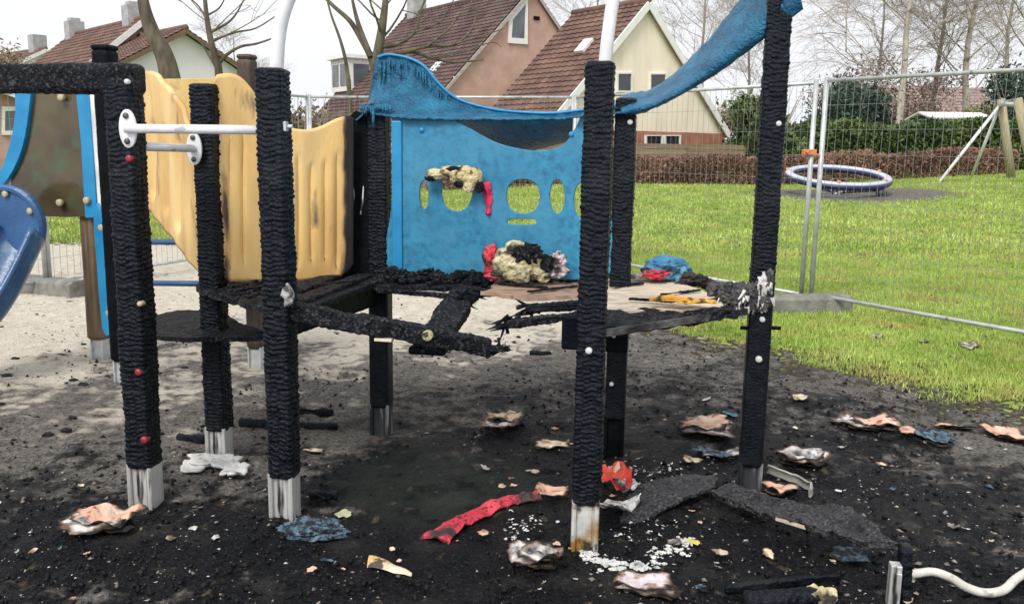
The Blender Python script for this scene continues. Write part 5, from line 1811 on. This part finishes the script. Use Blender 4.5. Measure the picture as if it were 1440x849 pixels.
# fallen charred panels
def fallen(name, label, pts, thick, seed, mat=CHARF, amp=.012):
    o = plate(name, pts, thick, mat, None, seed, amp, 8)
    return tag(o, label, 'panel')


fallen('fallen_panel', 'charred board fallen in front of the leaning post, pale wood showing at its edge', [G(1000, 690, .05), G(1030, 676, .07), G(1090, 700, .09), G(1135, 708, .11), G(1195, 712, .15), G(1215, 726, .16), G(1266, 764, .155),
       G(1215, 762, .14), G(1140, 742, .12), G(1060, 716, .08)], .022, 51, CHARGREY, .02)
mb = MB(); q0, q1 = G(1090, 727, .088), G(1136, 741, .112)
dv = (q1 - q0).normalized(); mb.box((q0 + q1) / 2 + Vector((0, -.012, 0)), ((q1 - q0).length, .006, .012), dv, dv.cross(Vector((0, 0, 1))))
o = build('bare_edge', mb, PLY, bpy.data.objects['fallen_panel'])
fallen('fallen_panel', 'thin charred sheet lying between the rusty foot and the leaning post', [G(872, 732, .012), G(880, 700, .03), G(900, 680, .04), G(960, 666, .045), G(1010, 668, .05), G(1004, 684, .05), G(950, 706, .05), G(910, 728, .02)], .012, 52, CHARGREY, .014)
# support stub beneath the fallen panel: bracket and charred bent thing, white hose
bq = G(1255, 842)
st = thing('post_stub', 'stump of white steel bracket with a charred fin beside the fallen panel', 'post stub', Vector((bq.x, bq.y, 0)))
mb = MB(); zt_ = P(1255, 792, bq.y).z
mb.box(Vector((bq.x, bq.y, zt_ / 2 - .02)), (.034, .04, zt_ + .04), UX, VX); mb.box(Vector((bq.x, bq.y - .028, zt_ / 2 - .02)), (.02, .006, zt_), UX, VX)
bevel(build('bracket', mb, FOOTW, st), .006)
mb = char_bar(Vector((bq.x + .045, bq.y + .01, -.03)), Vector((bq.x + .038, bq.y + .03, zt_ + .05)), .035, .06, 61, UX, .008, .02, .006, 26, ragged=.03)
build('charred_fin', mb, CHAR, st, smooth=True)
mb = MB()
hose = [(1262, 815), (1285, 815), (1310, 812), (1335, 820), (1358, 834), (1385, 842), (1410, 838), (1428, 822), (1448, 812), (1480, 815), (1520, 830)]
cc = catmull([G(*p_) + Vector((0, 0, .02)) for p_ in hose], 6)
for p_ in cc:
    p_.z = max(.022, gz1(p_.x, p_.y) + .016)
mb.tube(cc, .0145, 12)
tag(build('bent_pipe', mb, M('hose_cream', (.52, .50, .44), (.66, .64, .58), 12, .5, .2, 60, spots=(18, .63, (.12, .10, .08), .05)), smooth=True), 'bent cream pipe snaking away from the white bracket stump', 'pipe')
# charred log
l0, l1 = G(1046, 846, .035), G(1150, 840, .035)
lg = thing('charred_log', 'charred log with a pale broken end at the front edge', 'log', Vector((l0.x, l0.y, 0)))
build('log_body', char_bar(l0, l1, .07, .065, 63, Vector((0, 0, 1)), .009, .03, .006, 30, p=2.2, ragged=.02), CHAR, lg, smooth=True)
mb = MB()
for j in range(12):
    c = l1 + Vector((R.uniform(-.02, .05), R.uniform(-.03, .03), R.uniform(-.04, .03))); lumpy(mb, c, (.022, .016, .016), j, .7, 1.8, 2)
build('broken_end', mb, TOYY, lg)
l0, l1 = G(1020, 828, .02), G(1180, 810, .03)
mb = char_bar(l0, l1, .03, .022, 65, Vector((0, 0, 1)), .006, .02, .006, 20, ragged=.02)
tag(build('charred_stick', mb, CHAR, smooth=True), 'thin charred stick lying behind the charred log', 'stick')
for px, py, w_, sd_, lb in ((444, 582, 50, 70, 'charred plank scrap behind a white post foot'), (440, 602, 70, 71, 'longer charred plank scrap in front of the plank scrap'), (360, 598, 46, 72, 'charred plank scrap near the middle post foot'),
                            (760, 500, 30, 73, 'charred chunk on the pale sand under the deck'), (270, 620, 40, 74, 'charred chunk left of the middle post foot'), (455, 700, 40, 75, 'charred chunk behind the green curled scrap')):
    c = G(px, py); d = (c - Vector((0, 0, CAMH))).length
    L_ = w_ / FPX * d
    mb = char_bar(c + Vector((-L_ / 2, .01, .014)), c + Vector((L_ / 2, -.02, .016)), .045, .03, sd_, Vector((0, 0, 1)), .007, .02, .006, 22, ragged=.03)
    tag(build('charred_plank', mb, CHAR, smooth=True), lb, 'plank')
# larger charcoal lumps in the left sand
rs_ = random.Random(5)
for j in range(26):
    px, py = rs_.uniform(0, 330), rs_.uniform(455, 620)
    c = G(px, py); s = rs_.uniform(.008, .024)
    mb = MB(); lumpy(mb, Vector((c.x, c.y, gz1(c.x, c.y) + s * .3)), (s * 1.5, s, s * .6), j, .6, 1.6, 2)
    tag(build('charcoal_lump', mb, CRUMB), 'black charcoal lump lying on the sand', 'charcoal', 'charcoal lumps on the sand')

# ------------------------------------------------------------------ things lying on the deck and hanging on the panel
DZ = ZD + .015
c = at(722, 388, DZ)
toy = thing('soft_toy', 'burnt yellow soft toy with red patch sitting on the deck against the blue panel', 'toy', Vector((c.x, c.y, DZ)))
mb = MB()
for px, py, s in ((715, 368, .075), (742, 362, .07), (730, 380, .08), (752, 380, .05), (704, 384, .045), (764, 388, .035), (724, 350, .05)):
    q = P(px, py, YF - .30); lumpy(mb, q, (s, s * .8, s * .8), px, .22, 1.5, 4, floor=DZ - .01)
build('plush_body', mb, TOYY, toy)
mb = MB(); q = P(690, 366, YF - .27); lumpy(mb, q, (.035, .04, .07), 3, .35, 2, 4, floor=DZ - .01)
lumpy(mb, P(700, 388, YF - .3), (.05, .03, .02), 4, .5, 2, 3)
build('red_patch', mb, RAG_RED, toy)
mb = MB(); lumpy(mb, P(742, 357, YF - .34), (.06, .035, .045), 13, .5, 2, 4); lumpy(mb, P(768, 372, YF - .3), (.04, .035, .04), 14, .5, 2, 3)
build('burnt_patch', mb, CHARF, toy)
mb = MB(); lumpy(mb, P(785, 366, YF - .30), (.036, .03, .036), 15, .4, 2, 4); lumpy(mb, P(783, 380, YF - .28), (.05, .04, .035), 16, .4, 2, 3, floor=DZ - .01)
tag(build('charred_lump', mb, M('lump_pink', (.50, .40, .42), (.62, .55, .56), 22, .9, .5, 60, spots=(18, .5, (.04, .035, .04), .05))), 'pale pink and black lump beside the soft toy on the deck', 'lump')
# blue cloth with red on the right deck
c = at(935, 392, DZ)
mb = MB()
lumpy(mb, P(938, 378, c.y - .02), (.11, .08, .06), 21, .3, 1.6, 5, floor=DZ - .006, mi=0)
lumpy(mb, P(955, 384, c.y - .04), (.05, .06, .055), 22, .3, 1.6, 4, floor=DZ - .006, mi=0)
lumpy(mb, P(922, 386, c.y - .10), (.055, .04, .022), 23, .4, 2, 4, mi=1)
lumpy(mb, P(898, 389, c.y - .06), (.05, .03, .014), 24, .5, 2, 3, mi=2)
tag(build('burnt_cloth', mb, [M('cloth_blue', (.04, .20, .36), (.14, .34, .48), 14, .9, .8, 50, spots=(16, .6, (.03, .05, .09), .05)), RAG_RED, PAP_WHITE]), 'crumpled blue cloth with a red patch on the right deck corner', 'cloth')
mb = MB()
for j, (px, py, s) in enumerate(((975, 392, .05), (988, 396, .045), (965, 400, .04), (1000, 402, .04), (1008, 412, .04))):
    lumpy(mb, P(px, py, c.y - .12), (s, s * .7, s * .55), 30 + j, .6, 2, 4)
tag(build('charred_clump', mb, M('clump', (.012, .010, .010), (.05, .03, .028), 14, .6, .8, 70, spots=(14, .66, (.20, .06, .03), .04))), 'black burnt clump with rust tints beside the blue cloth', 'lump')
c = at(962, 432, DZ)
mb = MB(); sheet(mb, at(963, 429, DZ), .105, .035, -.12, 61, .02, .02, 8, 30, .3)
tag(solid(build('orange_foam', mb, M('foam_orange', (.55, .24, .02), (.66, .36, .05), 14, .8, .6, 60, spots=(24, .60, (.07, .03, .01), .04))), .012, 1), 'orange scorched foam strip on the deck edge', 'foam')
mb = MB()
for j in range(130):
    t = R.random()
    px = 1005 + 82 * t; py = 424 - 18 * R.random() * (1 if t < .7 else 2.6) + R.uniform(-2, 12)
    Yq = (at(1010, 420, DZ).y) * (1 - t) + (BASE['E'].y - .09) * t
    q = P(px, py, Yq + R.uniform(-.02, .02))
    L_ = R.uniform(.02, .05); an = R.uniform(-.6, .6)
    dv = Vector((math.sin(an), R.uniform(-.4, .2), -math.cos(an))).normalized()
    sv = dv.cross(Vector((R.uniform(-1, 1), 1, 0))).normalized() * R.uniform(.005, .011)
    mi = 0 if R.random() < .52 else 1
    rows = [[q + dv * L_ * a - sv * (1 - a * .7) + Vector((0, -.006 * math.sin(3 * a), 0)), q + dv * L_ * a + Vector((0, -.008, 0)), q + dv * L_ * a + sv * (1 - a * .7)] for a in (0, .3, .65, 1)]
    mb.grid(rows, mi=mi)
for j in range(26):
    t = R.random(); px = 1000 + 80 * t; py = 416 + R.uniform(-10, 14)
    lumpy(mb, P(px, py, at(1010, 420, DZ).y * (1 - t) + (BASE['E'].y - .07) * t), (.028, .02, .026), j, .6, 2, 3, mi=1)
for j in range(8):
    lumpy(mb, P(1076 + R.uniform(-6, 9), 384 + R.uniform(-6, 24), BASE['E'].y - .07), (.014, .012, .03), j + 50, .6, 2, 3, mi=j % 2)
tag(solid(build('shredded_foil', mb, [M('flake_white', (.50, .48, .45), (.68, .66, .63), 20, .7, .3, 60), M('flake_dark', (.02, .02, .025), (.09, .085, .085), 20, .6, .6, 60)]), .003, 0), 'ragged white and black flakes of burnt foil hanging on the leaning post', 'burnt foil')
# charred cushion hanging at the hole of the blue panel
mb = MB()
yq = lambda px: YF + (YG - YF) * (px - 535) / 330 - .09
for px, py, rx, rz, mi in ((612, 245, .045, .028, 1), (630, 240, .04, .022, 0), (650, 247, .06, .045, 0), (668, 250, .035, .05, 0), (660, 262, .03, .03, 0), (606, 250, .03, .018, 2), (674, 262, .022, .03, 2), (640, 238, .055, .015, 2), (645, 258, .025, .02, 2)):
    lumpy(mb, P(px, py, yq(px)), (rx * .95, .028, rz * .95), px * .3, .22, 1.6, 4, mi=mi)
tag(build('burnt_cushion', mb, [M('foam_yellow', (.50, .41, .20), (.66, .57, .34), 22, .95, .9, 60, spots=(26, .60, (.10, .07, .03), .05)), TOYY, CHARF]), 'charred yellow foam cushion stuck over a hole of the blue panel', 'cushion')
mb = MB(); rows = []
for i in range(13):
    t = i / 12; px = 682 + 4 * t + 3 * math.sin(3 * t); py = 256 + 46 * t; wd = .030 * (1 - .6 * t) * (.8 + .5 * noise.noise(Vector((i * .5, 3, 1))))
    p_ = P(px, py, yq(682) + .045)
    rows.append([p_ + UX * wd * (k / 4 - 1) + Vector((0, -.010 * math.sin(PI * k / 8) - .014 * noise.noise(Vector((k * .6, i * .3, 2))), 0)) for k in range(9)])
mb.grid(rows)
tag(solid(build('rag', mb, M('rag_crimson', (.55, .015, .07), (.68, .05, .13), 14, .8, .5, 50), smooth=True), .006, 0), 'crimson rag strip hanging from the charred cushion on the blue panel', 'rag')
